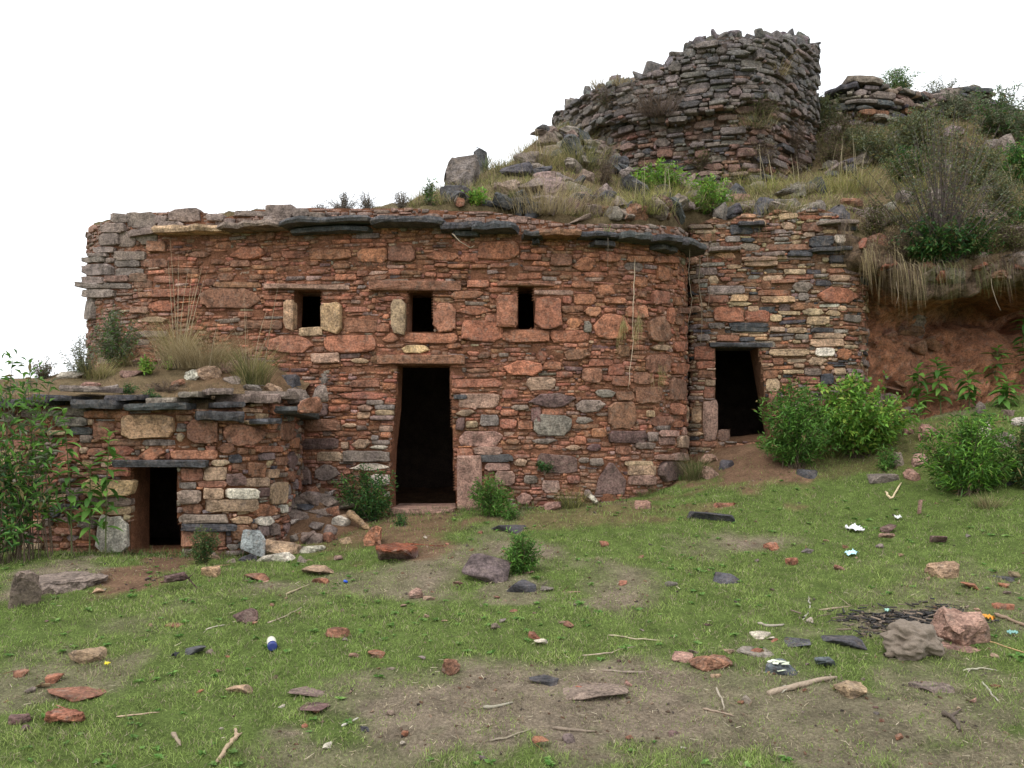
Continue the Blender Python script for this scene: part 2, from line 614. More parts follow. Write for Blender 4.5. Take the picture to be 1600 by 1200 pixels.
def masonry(root, wall, top, openings, traced, mix, mud, seed, med=(0, 0.2, 0.4, 0.07, 0.14), rows=((0.05, 0.09, 0.15), (0.025, 0.045, 0.3)),
            lens_w=(0.10, 0.36), depth=(0.012, 0.045), base=None, reveal=0.5, s_range=None, keep=300, hue=None, medcut=(0.06, 0.3)):
    """Mud core with real openings, traced stones, then random coursed filling. Returns the wall part."""
    r = random.Random(seed)
    rs = 0.008
    s0, s1 = s_range or (0.0, wall.L)
    tp = sorted((wall.uv(a, b) if a is not None else b) for a, b in top)
    ts, tz = np.array([p[0] for p in tp]), np.array([p[1] for p in tp])
    topf = lambda s: np.interp(s, ts, tz)
    gx_, gy_, _ = wall.at(wall.s)
    gb = ground_h(gx_, gy_) - 0.12 if base is None else np.interp(wall.s, *base)
    botf = lambda s: np.interp(s, wall.s, gb)
    zlo, zhi = float(gb.min()) - 0.05, float(tz.max()) + 0.1
    ops = [[wall.uv(a, b) for a, b in o] for o in openings]
    # --- occupancy
    ns, nz = int((s1 - s0) / rs) + 1, int((zhi - zlo) / rs) + 1
    SS = s0 + (np.arange(ns) + 0.5) * rs; ZZ = zlo + (np.arange(nz) + 0.5) * rs
    occ = (ZZ[None] > topf(SS)[:, None]) | (ZZ[None] < botf(SS)[:, None])
    occ = occ.astype(np.float32)

    def stamp(poly, test=False, lim=0.05):
        a = [p[0] for p in poly]; b = [p[1] for p in poly]
        i0, i1 = max(0, int((min(a) - s0) / rs)), min(ns, int((max(a) - s0) / rs) + 2)
        j0, j1 = max(0, int((min(b) - zlo) / rs)), min(nz, int((max(b) - zlo) / rs) + 2)
        if i1 <= i0 or j1 <= j0:
            return False
        m = inpoly(SS[i0:i1, None], ZZ[None, j0:j1], poly)
        if m.sum() == 0:
            return False
        if test and (occ[i0:i1, j0:j1] * m).sum() > lim * m.sum():
            return False
        occ[i0:i1, j0:j1] = np.maximum(occ[i0:i1, j0:j1], m)
        return True

    for o in ops:
        stamp(o)
    stones = []     # (poly in s,z ; colour ; extra depth)
    for t in traced:
        x0, y0, x1, y1, c = t[:5]
        sh = t[5] if len(t) > 5 else ''
        pp = lens(x0, y0, x1, y1, r) if 'l' in sh else octagon(x0, y0, x1, y1, r)
        if 't' in sh:    # pointed upwards
            pp = [(x0, y1), (x0 + (x1 - x0) * 0.12, (y0 + y1) / 2), ((x0 + x1) / 2 - 2, y0), ((x0 + x1) / 2 + 4, y0 + 1), (x1, (y0 + y1) / 2 + 3), (x1 - 2, y1)]
        q = [wall.uv(a, b) for a, b in pp]
        stamp(q)
        stones.append((q, jit(PAL[c], 0.16, r), r.uniform(0.025, 0.055) + (0.03 if 'p' in sh else 0)))
    # --- medium stones thrown in where there is room
    nm, wa, wb, ha, hb = med
    for _ in range(nm):
        w = r.uniform(wa, wb); h = r.uniform(ha, hb)
        s = r.uniform(s0, s1); z = r.uniform(zlo, zhi)
        q = octagon(s - w / 2, z - h / 2, s + w / 2, z + h / 2, r, medcut) if r.random() < 0.6 else lens(s - w / 2, z - h / 2, s + w / 2, z + h / 2, r)
        if stamp(q, True, 0.02):
            stones.append((q, jit(PAL[pick(mix, r)], 0.22, r), r.uniform(depth[0] + 0.008, depth[1] + 0.015)))
    # --- coursed filling
    for ha, hb, lim in rows:
        z = zlo
        ph = r.uniform(0, 6)
        while z < zhi:
            h = r.uniform(ha, hb)
            zs = z + 0.05 * np.sin(SS * 0.9 + ph) + 0.025 * np.sin(SS * 2.7 + ph * 2 + z * 3) + 0.012 * np.sin(SS * 7 + z * 9)
            j0 = np.clip(((zs - zlo) / rs).astype(int), 0, nz - 1); j1 = np.clip(((zs + h - zlo) / rs).astype(int), 0, nz - 1)
            cs = np.concatenate([np.zeros((ns, 1)), np.cumsum(occ, 1)], 1)
            i = np.arange(ns)
            fr = (cs[i, j1] - cs[i, j0]) / np.maximum(1, j1 - j0)
            free = (fr < lim) & (j1 > j0)
            i = 0
            while i < ns:
                if not free[i]:
                    i += 1; continue
                e = i
                while e < ns and free[e]:
                    e += 1
                a, b = SS[i], SS[e - 1] + rs
                while b - a > 0.03:
                    w = r.uniform(*lens_w) * (0.6 + h / (ha + hb))
                    if b - a - w < 0.06:
                        w = b - a
                    w = min(w, lens_w[1] * 1.3)
                    zc = float(np.interp(a + w / 2, SS, zs)) + h / 2
                    rot = r.uniform(-0.05, 0.05)
                    hh = h * r.uniform(0.78, 1.02); ww = w * r.uniform(0.9, 0.99)
                    c1, c2 = r.uniform(0.02, 0.3) * min(ww, 3 * hh), r.uniform(0.02, 0.3) * min(ww, 3 * hh)
                    p = [(-ww / 2, r.uniform(-0.4, 0.4) * hh), (-ww / 2 + c1, -hh / 2), (ww / 2 - c2, -hh / 2 + r.uniform(0, 0.2) * hh), (ww / 2, r.uniform(-0.4, 0.4) * hh),
                         (ww / 2 - c2 * r.uniform(0.3, 1), hh / 2 - r.uniform(0, 0.2) * hh), (-ww / 2 + c1 * r.uniform(0.3, 1), hh / 2)]
                    q = [(a + w / 2 + x - rot * y, zc + y + rot * x) for x, y in p]
                    stamp(q)
                    stones.append((q, jit(PAL[pick(mix, r)], 0.28, r), r.uniform(*depth)))
                    a += w
                i = e
            z += h
    # --- core
    ds = 0.035
    cn, cz = int((s1 - s0) / ds) + 1, 0
    sg = np.linspace(s0, s1, cn)
    cz = int((zhi - zlo) / ds) + 1
    vv = np.linspace(0, 1, cz)
    lo_ = 0.1 if base is None else -0.04
    Zc = botf(sg)[:, None] - lo_ + vv[None] * (topf(sg) + lo_ - botf(sg))[:, None]
    Sc = sg[:, None] * np.ones((1, cz))
    offs = (fbm(Sc * 9, Zc * 14, seed, 3) - 0.5) * 0.034 + 0.005
    x, y, a = wall.at(Sc)
    V = np.stack([x + np.sin(a) * offs, y - np.cos(a) * offs, Zc], -1).reshape(-1, 3)
    T = grid_tris(cn, cz)
    cen = np.stack([Sc.ravel(), Zc.ravel()], 1)[T].mean(1)
    kill = np.zeros(len(T), bool)
    for o in ops:
        kill |= inpoly(cen[:, 0], cen[:, 1], o)
    T = T[~kill]
    V = list(map(tuple, V)); T = [tuple(t) for t in T]
    for o in ops:                                         # tunnels of the openings
        o = ccw(o)
        n = len(o); b0 = len(V)
        for s, z in o:
            V.append(tuple(float(q) for q in wall.world(s, z, 0.012)))
        for s, z in o:
            V.append(tuple(float(q) for q in wall.world(s, z, -reveal)))
        for i in range(n):
            j = (i + 1) % n
            T += [(b0 + i, b0 + n + j, b0 + j), (b0 + i, b0 + n + i, b0 + n + j)]
    me = fast_mesh('wall', V, T, M_MUD, mud)
    part = obj('wall', me, root)
    # --- stones: the largest as pieces of their own, the rest joined
    def area(q):
        return abs(sum(q[i][0] * q[(i + 1) % len(q)][1] - q[(i + 1) % len(q)][0] * q[i][1] for i in range(len(q)))) / 2
    stones.sort(key=lambda t: -area(t[0]))
    BV, BT, BC = [], [], []
    inv = root.matrix_world.inverted()
    for k, (q, c, d) in enumerate(stones):
        q = ccw(q)
        cs_, cz_ = sum(p[0] for p in q) / len(q), sum(p[1] for p in q) / len(q)
        x, y, a = (float(t) for t in wall.at(cs_))
        if hue:
            c = hue(c, x, y, cz_, r)
        loc = [(p[0] - cs_, p[1] - cz_) for p in q]
        if max(abs(p[0]) for p in loc) > 0.085 and len(loc) >= 8:      # broken, uneven edges
            lw, lh = max(abs(p[0]) for p in loc), max(abs(p[1]) for p in loc)
            l2 = []
            for i, p in enumerate(loc):
                n_ = loc[(i + 1) % len(loc)]
                l2.append((p[0] + r.uniform(-0.03, 0.03) * lw, p[1] + r.uniform(-0.06, 0.06) * lh))
                if abs(n_[0] - p[0]) + abs(n_[1] - p[1]) > 0.05:
                    f_ = r.uniform(0.3, 0.7)
                    l2.append((p[0] + (n_[0] - p[0]) * f_ + r.uniform(-0.04, 0.04) * lw, p[1] + (n_[1] - p[1]) * f_ + r.uniform(-0.10, 0.10) * lh))
            loc = l2
        big = max(abs(p[1]) for p in loc)
        V, T = stone_geo(loc, d, 0.06, r, min(0.010, 0.12 * big + 0.002))
        if k < keep:
            me = new_mesh('stone', V, T, M_STONE, c)
            obj('stone', me, part, (x, y, cz_), (0, 0, a))
        else:
            ca, sa = math.cos(a), math.sin(a)
            b0 = len(BV)
            BV += [(x + u * ca - v * sa, y + u * sa + v * ca, cz_ + w) for u, v, w in V]
            BT += [(i + b0, j + b0, m + b0) for i, j, m in T]
            BC += [c] * len(V)
    if BV:
        me = fast_mesh('stone_filling', BV, BT, M_STONE, np.array(BC))
        tag(obj('stone_filling', me, part), kind='stuff')
    return part, topf


def slab_piece(name, parent, wall, s0, s1, z, out, thick, col, seed, back=0.12, tilt=0.0, dip=0.0, mat=None):
    """A flat slab bedded in the wall head and standing out from it."""
    r = random.Random(seed)
    sm = (s0 + s1) / 2
    x, y, a = (float(t) for t in wall.at(sm))
    w = s1 - s0
    n = 7
    fr = [(-w / 2 + w * i / (n - 1), -out * r.uniform(0.72, 1.08)) for i in range(n)]
    fr[0] = (fr[0][0] + r.uniform(0, 0.05), fr[0][1] * 0.75); fr[-1] = (fr[-1][0] - r.uniform(0, 0.05), fr[-1][1] * 0.75)
    poly = fr + [(w / 2, back), (-w / 2, back)]
    V, m = [], len(poly)
    for lay in range(3):
        for i, (u, v) in enumerate(poly):
            k = 1.0 if lay == 1 else r.uniform(0.93, 0.99)
            zz = (-thick / 2, r.uniform(-0.15, 0.15) * thick, thick / 2)[lay] + tilt * u - dip * v * -1 + r.uniform(-0.1, 0.1) * thick
            V.append((u * (k if v < 0 else 1), v * k if v < 0 else v, zz))
    T = []
    for lay in (0, 1):
        for i in range(m):
            j = (i + 1) % m
            p, q = lay * m + i, lay * m + j
            T += [(p, q, q + m), (p, q + m, p + m)]
    V += [(0, -out * 0.3, -thick / 2), (0, -out * 0.3, thick / 2)]
    for i in range(m):
        j = (i + 1) % m
        T += [(j, i, 3 * m), (2 * m + i, 2 * m + j, 3 * m + 1)]
    me = new_mesh(name, V, T, mat or M_SLATE, col)
    return obj(name, me, parent, (x, y, z), (0, 0, a))


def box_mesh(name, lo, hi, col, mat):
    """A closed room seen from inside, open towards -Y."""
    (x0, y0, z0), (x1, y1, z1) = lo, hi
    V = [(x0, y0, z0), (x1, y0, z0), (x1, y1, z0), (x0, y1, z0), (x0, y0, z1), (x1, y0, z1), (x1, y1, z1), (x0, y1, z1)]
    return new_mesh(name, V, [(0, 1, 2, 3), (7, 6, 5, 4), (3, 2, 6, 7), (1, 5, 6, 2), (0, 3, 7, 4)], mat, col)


def tr(view, lst):
    """Boxes read off an enlarged view: (left, top, pixels per photo pixel)."""
    ox, oy, k = view
    out = []
    for t in lst:
        out.append((ox + t[0] / k, oy + t[1] / k, ox + t[2] / k, oy + t[3] / k) + tuple(t[4:]))
    return out


# ------------------------------------------------------------------ the main building
WM = Wall([(-5.55, 12.6), (-5.42, 10.7), (-5.20, 9.95), (-4.26, 9.55), (-2.96, 9.3), (-1.0, 9.0), (0.71, 8.95), (1.457, 9.15), (1.89, 9.5), (2.16, 10.0), (2.2, 10.6)])
TA = tr((100, 300, 4), [(140, 455, 325, 525, 'G'), (330, 475, 510, 530, 'G'), (150, 530, 265, 580, 'G'), (270, 525, 415, 565, 'B'), (150, 570, 435, 610, 'G'), (160, 610, 330, 665, 'G'),
    (200, 345, 335, 385, 'G'), (175, 385, 290, 410, 'G'), (145, 410, 270, 445, 'G'), (275, 415, 335, 445, 'N'), (235, 265, 365, 335, 'G'), (345, 245, 460, 345, 'N'), (460, 235, 590, 330, 'N'),
    (245, 200, 400, 260, 'N'), (600, 190, 760, 258, 'N'), (335, 375, 525, 430, 'N'), (330, 430, 490, 470, 'G'), (420, 510, 530, 565, 'B'), (445, 550, 560, 600, 'B'), (530, 310, 650, 375, 'B'),
    (155, 670, 205, 800, 'G'), (490, 420, 660, 475, 'B'), (640, 480, 850, 515, 'B'), (580, 525, 690, 570, 'B'), (1040, 345, 1265, 425, 'R', 'l'), (780, 375, 930, 410, 'B', 'l'),
    (1370, 370, 1510, 415, 'R'), (1300, 385, 1365, 415, 'R'), (1540, 355, 1665, 418, 'R'), (1050, 430, 1170, 470, 'B'), (1235, 435, 1415, 465, 'R', 'l'), (930, 425, 1010, 455, 'B'), (1525, 485, 1650, 515, 'R', 'l'),
    (890, 545, 950, 590, 'B'), (1165, 520, 1250, 550, 'B'), (860, 600, 1235, 730, 'B', 'l'), (560, 610, 720, 660, 'R'), (720, 605, 860, 655, 'R'), (545, 680, 710, 750, 'R', 'l'), (470, 625, 560, 660, 'R'),
    (950, 565, 1240, 600, 'B'), (450, 780, 660, 815, 'T', 'l'), (490, 870, 660, 910, 'N'), (1110, 805, 1370, 860, 'B'), (1255, 650, 1430, 675, 'R'), (1265, 690, 1380, 715, 'R'), (1100, 750, 1190, 785, 'R'),
    (430, 720, 540, 760, 'B'), (905, 140, 1005, 185, 'N'), (1075, 120, 1270, 155, 'N'), (950, 165, 1075, 215, 'N'), (1270, 85, 1450, 165, 'N'), (1440, 110, 1540, 165, 'N'), (1320, 165, 1490, 210, 'N'),
    (1540, 130, 1640, 180, 'N'), (1255, 155, 1320, 210, 'G'), (1250, 895, 1565, 1005, 'R', 'l'), (1470, 845, 1620, 900, 'T'), (1385, 680, 1447, 860, 'Y', 'p'), (305, 135, 410, 195, 'G'), (400, 125, 580, 235, 'N'),
    (575, 150, 655, 200, 'N'), (665, 110, 860, 190, 'N')])
TB = tr((400, 300, 4), [(414, 695, 540, 880, 'Y', 'p'), (340, 360, 605, 425, 'R'), (640, 355, 830, 445, 'O'), (835, 340, 1000, 440, 'B'), (1070, 375, 1275, 430, 'O', 'l'), (1285, 385, 1390, 440, 'R'),
    (1395, 310, 1640, 425, 'O'), (325, 485, 470, 515, 'R', 'l'), (420, 530, 495, 555, 'O'), (500, 515, 635, 555, 'R'), (640, 495, 705, 530, 'R'), (490, 450, 590, 480, 'B'), (835, 485, 910, 520, 'R'),
    (915, 495, 1045, 520, 'B'), (940, 455, 1010, 480, 'R'), (1120, 450, 1200, 470, 'R', 'l'), (1205, 455, 1330, 478, 'R'), (1350, 455, 1450, 480, 'R'), (1470, 450, 1580, 475, 'R'), (1060, 505, 1130, 530, 'R'),
    (1225, 515, 1320, 545, 'B'), (1325, 555, 1460, 600, 'R'), (1430, 600, 1600, 625, 'R', 'l'), (1210, 620, 1430, 670, 'R', 'l'), (425, 655, 620, 675, 'R'), (770, 655, 940, 685, 'R', 'l'), (655, 630, 710, 655, 'R'),
    (855, 685, 945, 885, 'T', 'p'), (1117, 700, 1250, 875, 'R', 'p'), (1505, 650, 1638, 848, 'R', 'p'), (555, 795, 765, 875, 'R'), (760, 825, 840, 875, 'R'), (795, 765, 840, 795, 'O', 'l'), (1255, 715, 1475, 770, 'R', 'l'),
    (1285, 800, 1545, 940, 'R'), (440, 900, 755, 1000, 'R'), (355, 1005, 530, 1070, 'P'), (600, 1040, 715, 1070, 'T', 'l'), (795, 885, 900, 940, 'R', 'l'), (935, 885, 1260, 945, 'R'), (920, 960, 1090, 1010, 'Y', 'l'),
    (1190, 945, 1290, 980, 'R', 'l'), (1385, 1000, 1470, 1040, 'B', 'l'), (1225, 1075, 1475, 1097, 'R'), (1435, 770, 1510, 820, 'R')])
TC = tr((750, 300, 4), [(250, 390, 385, 430, 'R'), (325, 355, 415, 385, 'O'), (440, 395, 575, 465, 'B'), (580, 415, 720, 495, 'O', 'l'), (750, 390, 870, 440, 'R'), (915, 400, 1075, 440, 'O'), (1075, 405, 1220, 450, 'R'),
    (235, 510, 385, 545, 'R'), (35, 600, 200, 628, 'R', 'l'), (345, 615, 585, 645, 'P'), (70, 450, 180, 475, 'R'), (575, 565, 705, 600, 'R'), (500, 520, 575, 545, 'B'), (735, 580, 845, 645, 'O'), (965, 535, 1045, 595, 'O'),
    (1100, 470, 1190, 560, 'R'), (1195, 490, 1225, 525, 'R'), (1075, 580, 1220, 605, 'R'), (1065, 615, 1175, 705, 'R'), (1195, 655, 1245, 710, 'R'), (590, 640, 725, 705, 'O'), (520, 655, 575, 700, 'R'),
    (510, 715, 640, 755, 'B'), (645, 720, 760, 780, 'O', 'l'), (775, 725, 845, 755, 'R'), (775, 665, 905, 700, 'R'), (985, 620, 1030, 660, 'B'), (905, 715, 1040, 785, 'R'), (1165, 725, 1200, 825, 'O'),
    (1100, 715, 1145, 760, 'R'), (345, 670, 510, 860, 'R', 'p'), (540, 790, 650, 855, 'O', 'l'), (650, 810, 695, 880, 'G'), (705, 765, 940, 920, 'O', 'l'), (1045, 785, 1170, 935, 'B'), (150, 865, 440, 940, 'R'),
    (445, 865, 680, 940, 'O'), (1240, 840, 1275, 890, 'R'), (1230, 725, 1300, 760, 'B'), (1060, 955, 1180, 990, 'T', 'l'), (1200, 935, 1270, 1000, 'R'), (525, 985, 690, 1050, 'B', 'l'), (350, 990, 430, 1060, 'R', 'l'),
    (860, 960, 930, 1030, 'B'), (150, 1055, 410, 1150, 'O', 'l'), (930, 960, 1010, 990, 'R'), (1030, 1015, 1180, 1140, 'B'), (1185, 1070, 1285, 1140, 'R'), (680, 1045, 830, 1090, 'R'), (800, 1075, 900, 1145, 'R'),
    (635, 1100, 760, 1190, 'B'), (765, 1145, 850, 1180, 'R'), (960, 1125, 1080, 1200, 'B'), (480, 1125, 580, 1160, 'R'), (400, 1060, 510, 1110, 'R')])
TD = tr((430, 550, 4), [(680, 195, 755, 235, 'O'), (350, 220, 485, 248, 'R'), (475, 175, 655, 220, 'B'), (400, 250, 745, 295, 'R', 'l'), (580, 300, 680, 330, 'N'), (630, 330, 755, 360, 'G'), (345, 340, 420, 375, 'R'),
    (415, 330, 475, 370, 'R'), (525, 330, 615, 370, 'P', 'l'), (635, 362, 750, 395, 'T'), (520, 375, 600, 415, 'T'), (605, 395, 745, 425, 'N'), (190, 420, 420, 495, 'B'), (430, 445, 515, 470, 'T', 'l'),
    (160, 540, 400, 610, 'D'), (655, 460, 740, 500, 'P'), (665, 500, 730, 535, 'O'), (605, 520, 650, 550, 'G'), (485, 545, 605, 600, 'T', 'l'), (415, 560, 465, 605, 'T'), (605, 550, 720, 580, 'N'), (600, 583, 718, 608, 'L', 'l'),
    (265, 625, 430, 685, 'T'), (440, 615, 720, 685, 'N'), (470, 695, 718, 740, 'L', 'l'), (610, 765, 720, 835, 'L'), (250, 705, 410, 800, 'N', 'l'), (120, 715, 230, 835, 'D'), (190, 320, 335, 400, 'D'), (685, 870, 720, 905, 'L'),
    (1105, 170, 1415, 220, 'R'), (1145, 260, 1400, 350, 'P'), (1120, 265, 1205, 295, 'S'), (1130, 360, 1255, 400, 'T', 'l'), (1135, 410, 1190, 490, 'D'), (1195, 430, 1270, 475, 'T'), (1285, 390, 1400, 465, 'G'),
    (1140, 495, 1430, 590, 'P', 'l'), (1410, 360, 1520, 400, 'R'), (1475, 330, 1590, 365, 'N', 'l'), (1420, 235, 1520, 290, 'R'), (1250, 590, 1420, 640, 'P'), (1140, 600, 1245, 660, 'R'), (1280, 640, 1485, 690, 'S'),
    (1320, 695, 1470, 740, 'P'), (1490, 665, 1580, 715, 'T', 'l'), (1405, 415, 1500, 480, 'R')])
TE = tr((700, 550, 4), [(490, 160, 670, 240, 'P'), (500, 260, 800, 345, 'D', 'l'), (520, 345, 585, 440, 'D'), (540, 395, 770, 515, 'G'), (590, 355, 720, 395, 'R'), (790, 300, 985, 375, 'N', 'l'), (795, 405, 910, 450, 'G', 'l'),
    (1000, 305, 1170, 475, 'B'), (920, 235, 1045, 285, 'G', 'l'), (1045, 245, 1160, 305, 'B'), (1170, 215, 1325, 325, 'B'), (1380, 165, 1470, 310, 'B'), (1020, 150, 1130, 215, 'R'), (955, 145, 1045, 185, 'R'),
    (1385, 320, 1465, 390, 'O'), (1235, 405, 1405, 465, 'B', 'l'), (1300, 460, 1375, 490, 'N'), (1540, 340, 1590, 440, 'T'), (1005, 490, 1235, 570, 'D'), (1240, 500, 1305, 560, 'N'), (1310, 490, 1420, 530, 'P'),
    (1310, 530, 1405, 580, 'P'), (1425, 525, 1500, 600, 'T'), (900, 475, 985, 530, 'O'), (790, 525, 865, 575, 'O'), (865, 575, 960, 620, 'D', 'l'), (735, 580, 835, 615, 'T', 'l'), (1050, 585, 1140, 640, 'R'),
    (1170, 565, 1290, 605, 'N'), (530, 540, 690, 575, 'G', 'l'), (560, 640, 810, 760, 'D'), (820, 660, 880, 695, 'N'), (885, 665, 970, 710, 'N'), (1100, 680, 1275, 710, 'T'), (1120, 705, 1290, 770, 'T'), (1125, 770, 1285, 830, 'P'),
    (1310, 685, 1470, 800, 'D'), (1290, 640, 1390, 675, 'P'), (1390, 630, 1480, 680, 'P'), (920, 690, 1110, 890, 'D', 't'), (480, 770, 560, 820, 'G'), (1240, 365, 1280, 405, 'T'), (1070, 655, 1140, 680, 'R'),
    (330, 420, 430, 480, 'R'), (440, 430, 530, 485, 'R'), (590, 800, 700, 880, 'P'), (850, 860, 900, 910, 'N', 'l'), (300, 745, 420, 830, 'P'), (430, 880, 530, 950, 'P', 'l')])
DOOR = [(622, 571), (703, 571), (708, 680), (712, 760), (713, 797), (611, 797), (610, 760), (613, 700), (620, 640)]
WIN = [[(462, 453), (504, 453), (502, 513), (459, 514)], [(638, 455), (677, 455), (678, 520), (637, 520)], [(810, 448), (834, 448), (836, 514), (806, 514)]]
house = thing('stone_building', 'long red-brown stone building with a tall doorway and three small windows', 'building')
LINT = [(418, 445, 548, 453), (581, 440, 722, 455), (778, 441, 867, 448), (592, 555, 728, 570)]


def weather_and_veil(c, x, y, z, r):
    """Wall-head stones are the greyer weathered ones; the outer corner has a glare veil painted in."""
    t = 0.0
    if z > 3.86: t = 0.6
    if x > -0.9 and z > 3.70: t = 0.7
    if x < -4.2: t = max(t, min(1, (-4.2 - x) / 0.5) * 0.5)  # veil of sky glare over the corner, put into the stone colour
    if z < 1.5: t = max(t, min(0.28, (1.5 - z) * 0.4) * r.uniform(0.2, 1.2))
    g = (0.24, 0.185, 0.16)
    return tuple(a * (1 - t) + b * t for a, b in zip(c, g))


mixM = [('R', 6), ('B', 5.5), ('O', 1.6), ('D', 0.7), ('N', 0.8), ('P', 0.9), ('T', 0.2)]
blank = [(a, b, c, d, 'B') for a, b, c, d in LINT]
topM = [(None, (0.0, 3.9)), (150, 352), (165, 348), (185, 336), (240, 332), (320, 332), (345, 342), (400, 328), (470, 325), (560, 326), (640, 326), (700, 330), (760, 330), (900, 352), (1000, 352), (1060, 356), (None, (WM.L, 4.0))]
wallM, topfM = masonry(house, WM, topM, [DOOR] + WIN + [[(a, b), (c, b), (c, d - 0.3), (a, d - 0.3)] for a, b, c, d in []],
                       [t for t in TA + TB + TC + TD + TE] + blank[:0], mixM, (0.215, 0.098, 0.058), 5,
                       med=(700, 0.12, 0.30, 0.05, 0.10), rows=((0.030, 0.062, 0.16), (0.018, 0.032, 0.3)), lens_w=(0.07, 0.26), depth=(0.002, 0.030), reveal=0.22, hue=weather_and_veil)


def lintel(name, parent, wall, x0, y0, x1, y1, col, out=0.07, seed=1, mat=None):
    r = random.Random(seed)
    p = [wall.uv(a, b) for a, b in octagon(x0, y0, x1, y1, r, (0.01, 0.12), 0.01)]
    p = ccw(p)
    cs_, cz_ = sum(q[0] for q in p) / len(p), sum(q[1] for q in p) / len(p)
    x, y, a = (float(t) for t in wall.at(cs_))
    V, T = stone_geo([(q[0] - cs_, q[1] - cz_) for q in p], out, 0.5, r, 0.012)
    # close the back so its underside carries on into the opening
    return obj(name, new_mesh(name, V, T, mat or M_STONE, col), parent, (x, y, cz_), (0, 0, a))


for k, b in enumerate(LINT):
    lintel('door_lintel' if k == 3 else 'window_lintel', house, WM, *b, jit(PAL['B' if k != 0 else 'P'], 0.1), 0.075, 40 + k)
lintel('jamb_stone', house, WM, 716, 711, 754, 797, PAL['P'], 0.07, 51)
lintel('jamb_stone', house, WM, 777, 462, 809, 512, PAL['R'], 0.08, 53)
# room behind the openings
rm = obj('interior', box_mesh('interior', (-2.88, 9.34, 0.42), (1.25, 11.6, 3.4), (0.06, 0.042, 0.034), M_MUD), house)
# eave slabs
EAVE = [(250, 365, 366, 'T', 0.24), (350, 455, 362, 'N', 0.3), (440, 592, 358, 'S', 0.34), (585, 700, 354, 'S', 0.34), (690, 760, 360, 'S', 0.26), (735, 815, 364, 'S', 0.34), (812, 852, 372, 'S', 0.28), (836, 908, 371, 'B', 0.3),
        (900, 965, 374, 'S', 0.26), (955, 1010, 373, 'S', 0.32), (1000, 1050, 378, 'S', 0.34), (1035, 1075, 380, 'S', 0.3), (205, 262, 366, 'N', 0.1)]
for k, (a, b, y, c, o) in enumerate(EAVE):
    s0, z0 = WM.uv(a, y); s1, _ = WM.uv(b, y)
    slab_piece('eave_slab', house, WM, s0, s1, z0 + 0.008 * (k % 3), o, R.uniform(0.05, 0.075), jit(PAL[c], 0.12), 70 + k, back=0.15, tilt=R.uniform(-0.03, 0.03))
    if c == 'S' and k % 2 == 0:
        slab_piece('eave_slab', house, WM, s0 + 0.12, s1 - 0.05, z0 - 0.062, o * 0.55, 0.05, jit(PAL['S'], 0.12), 170 + k, back=0.1)
# loose head stones along the wall top
# door step
s0, z0 = WM.uv(612, 797); s1, _ = WM.uv(712, 797)
slab_piece('door_sill', house, WM, s0 - 0.03, s1 + 0.03, z0 - 0.02, 0.16, 0.09, PAL['P'], 201, back=0.6, mat=M_STONE)

# ------------------------------------------------------------------ the small hut at the left
def pxw(px, Y):
    return ((px - 800) / F * Y, Y)


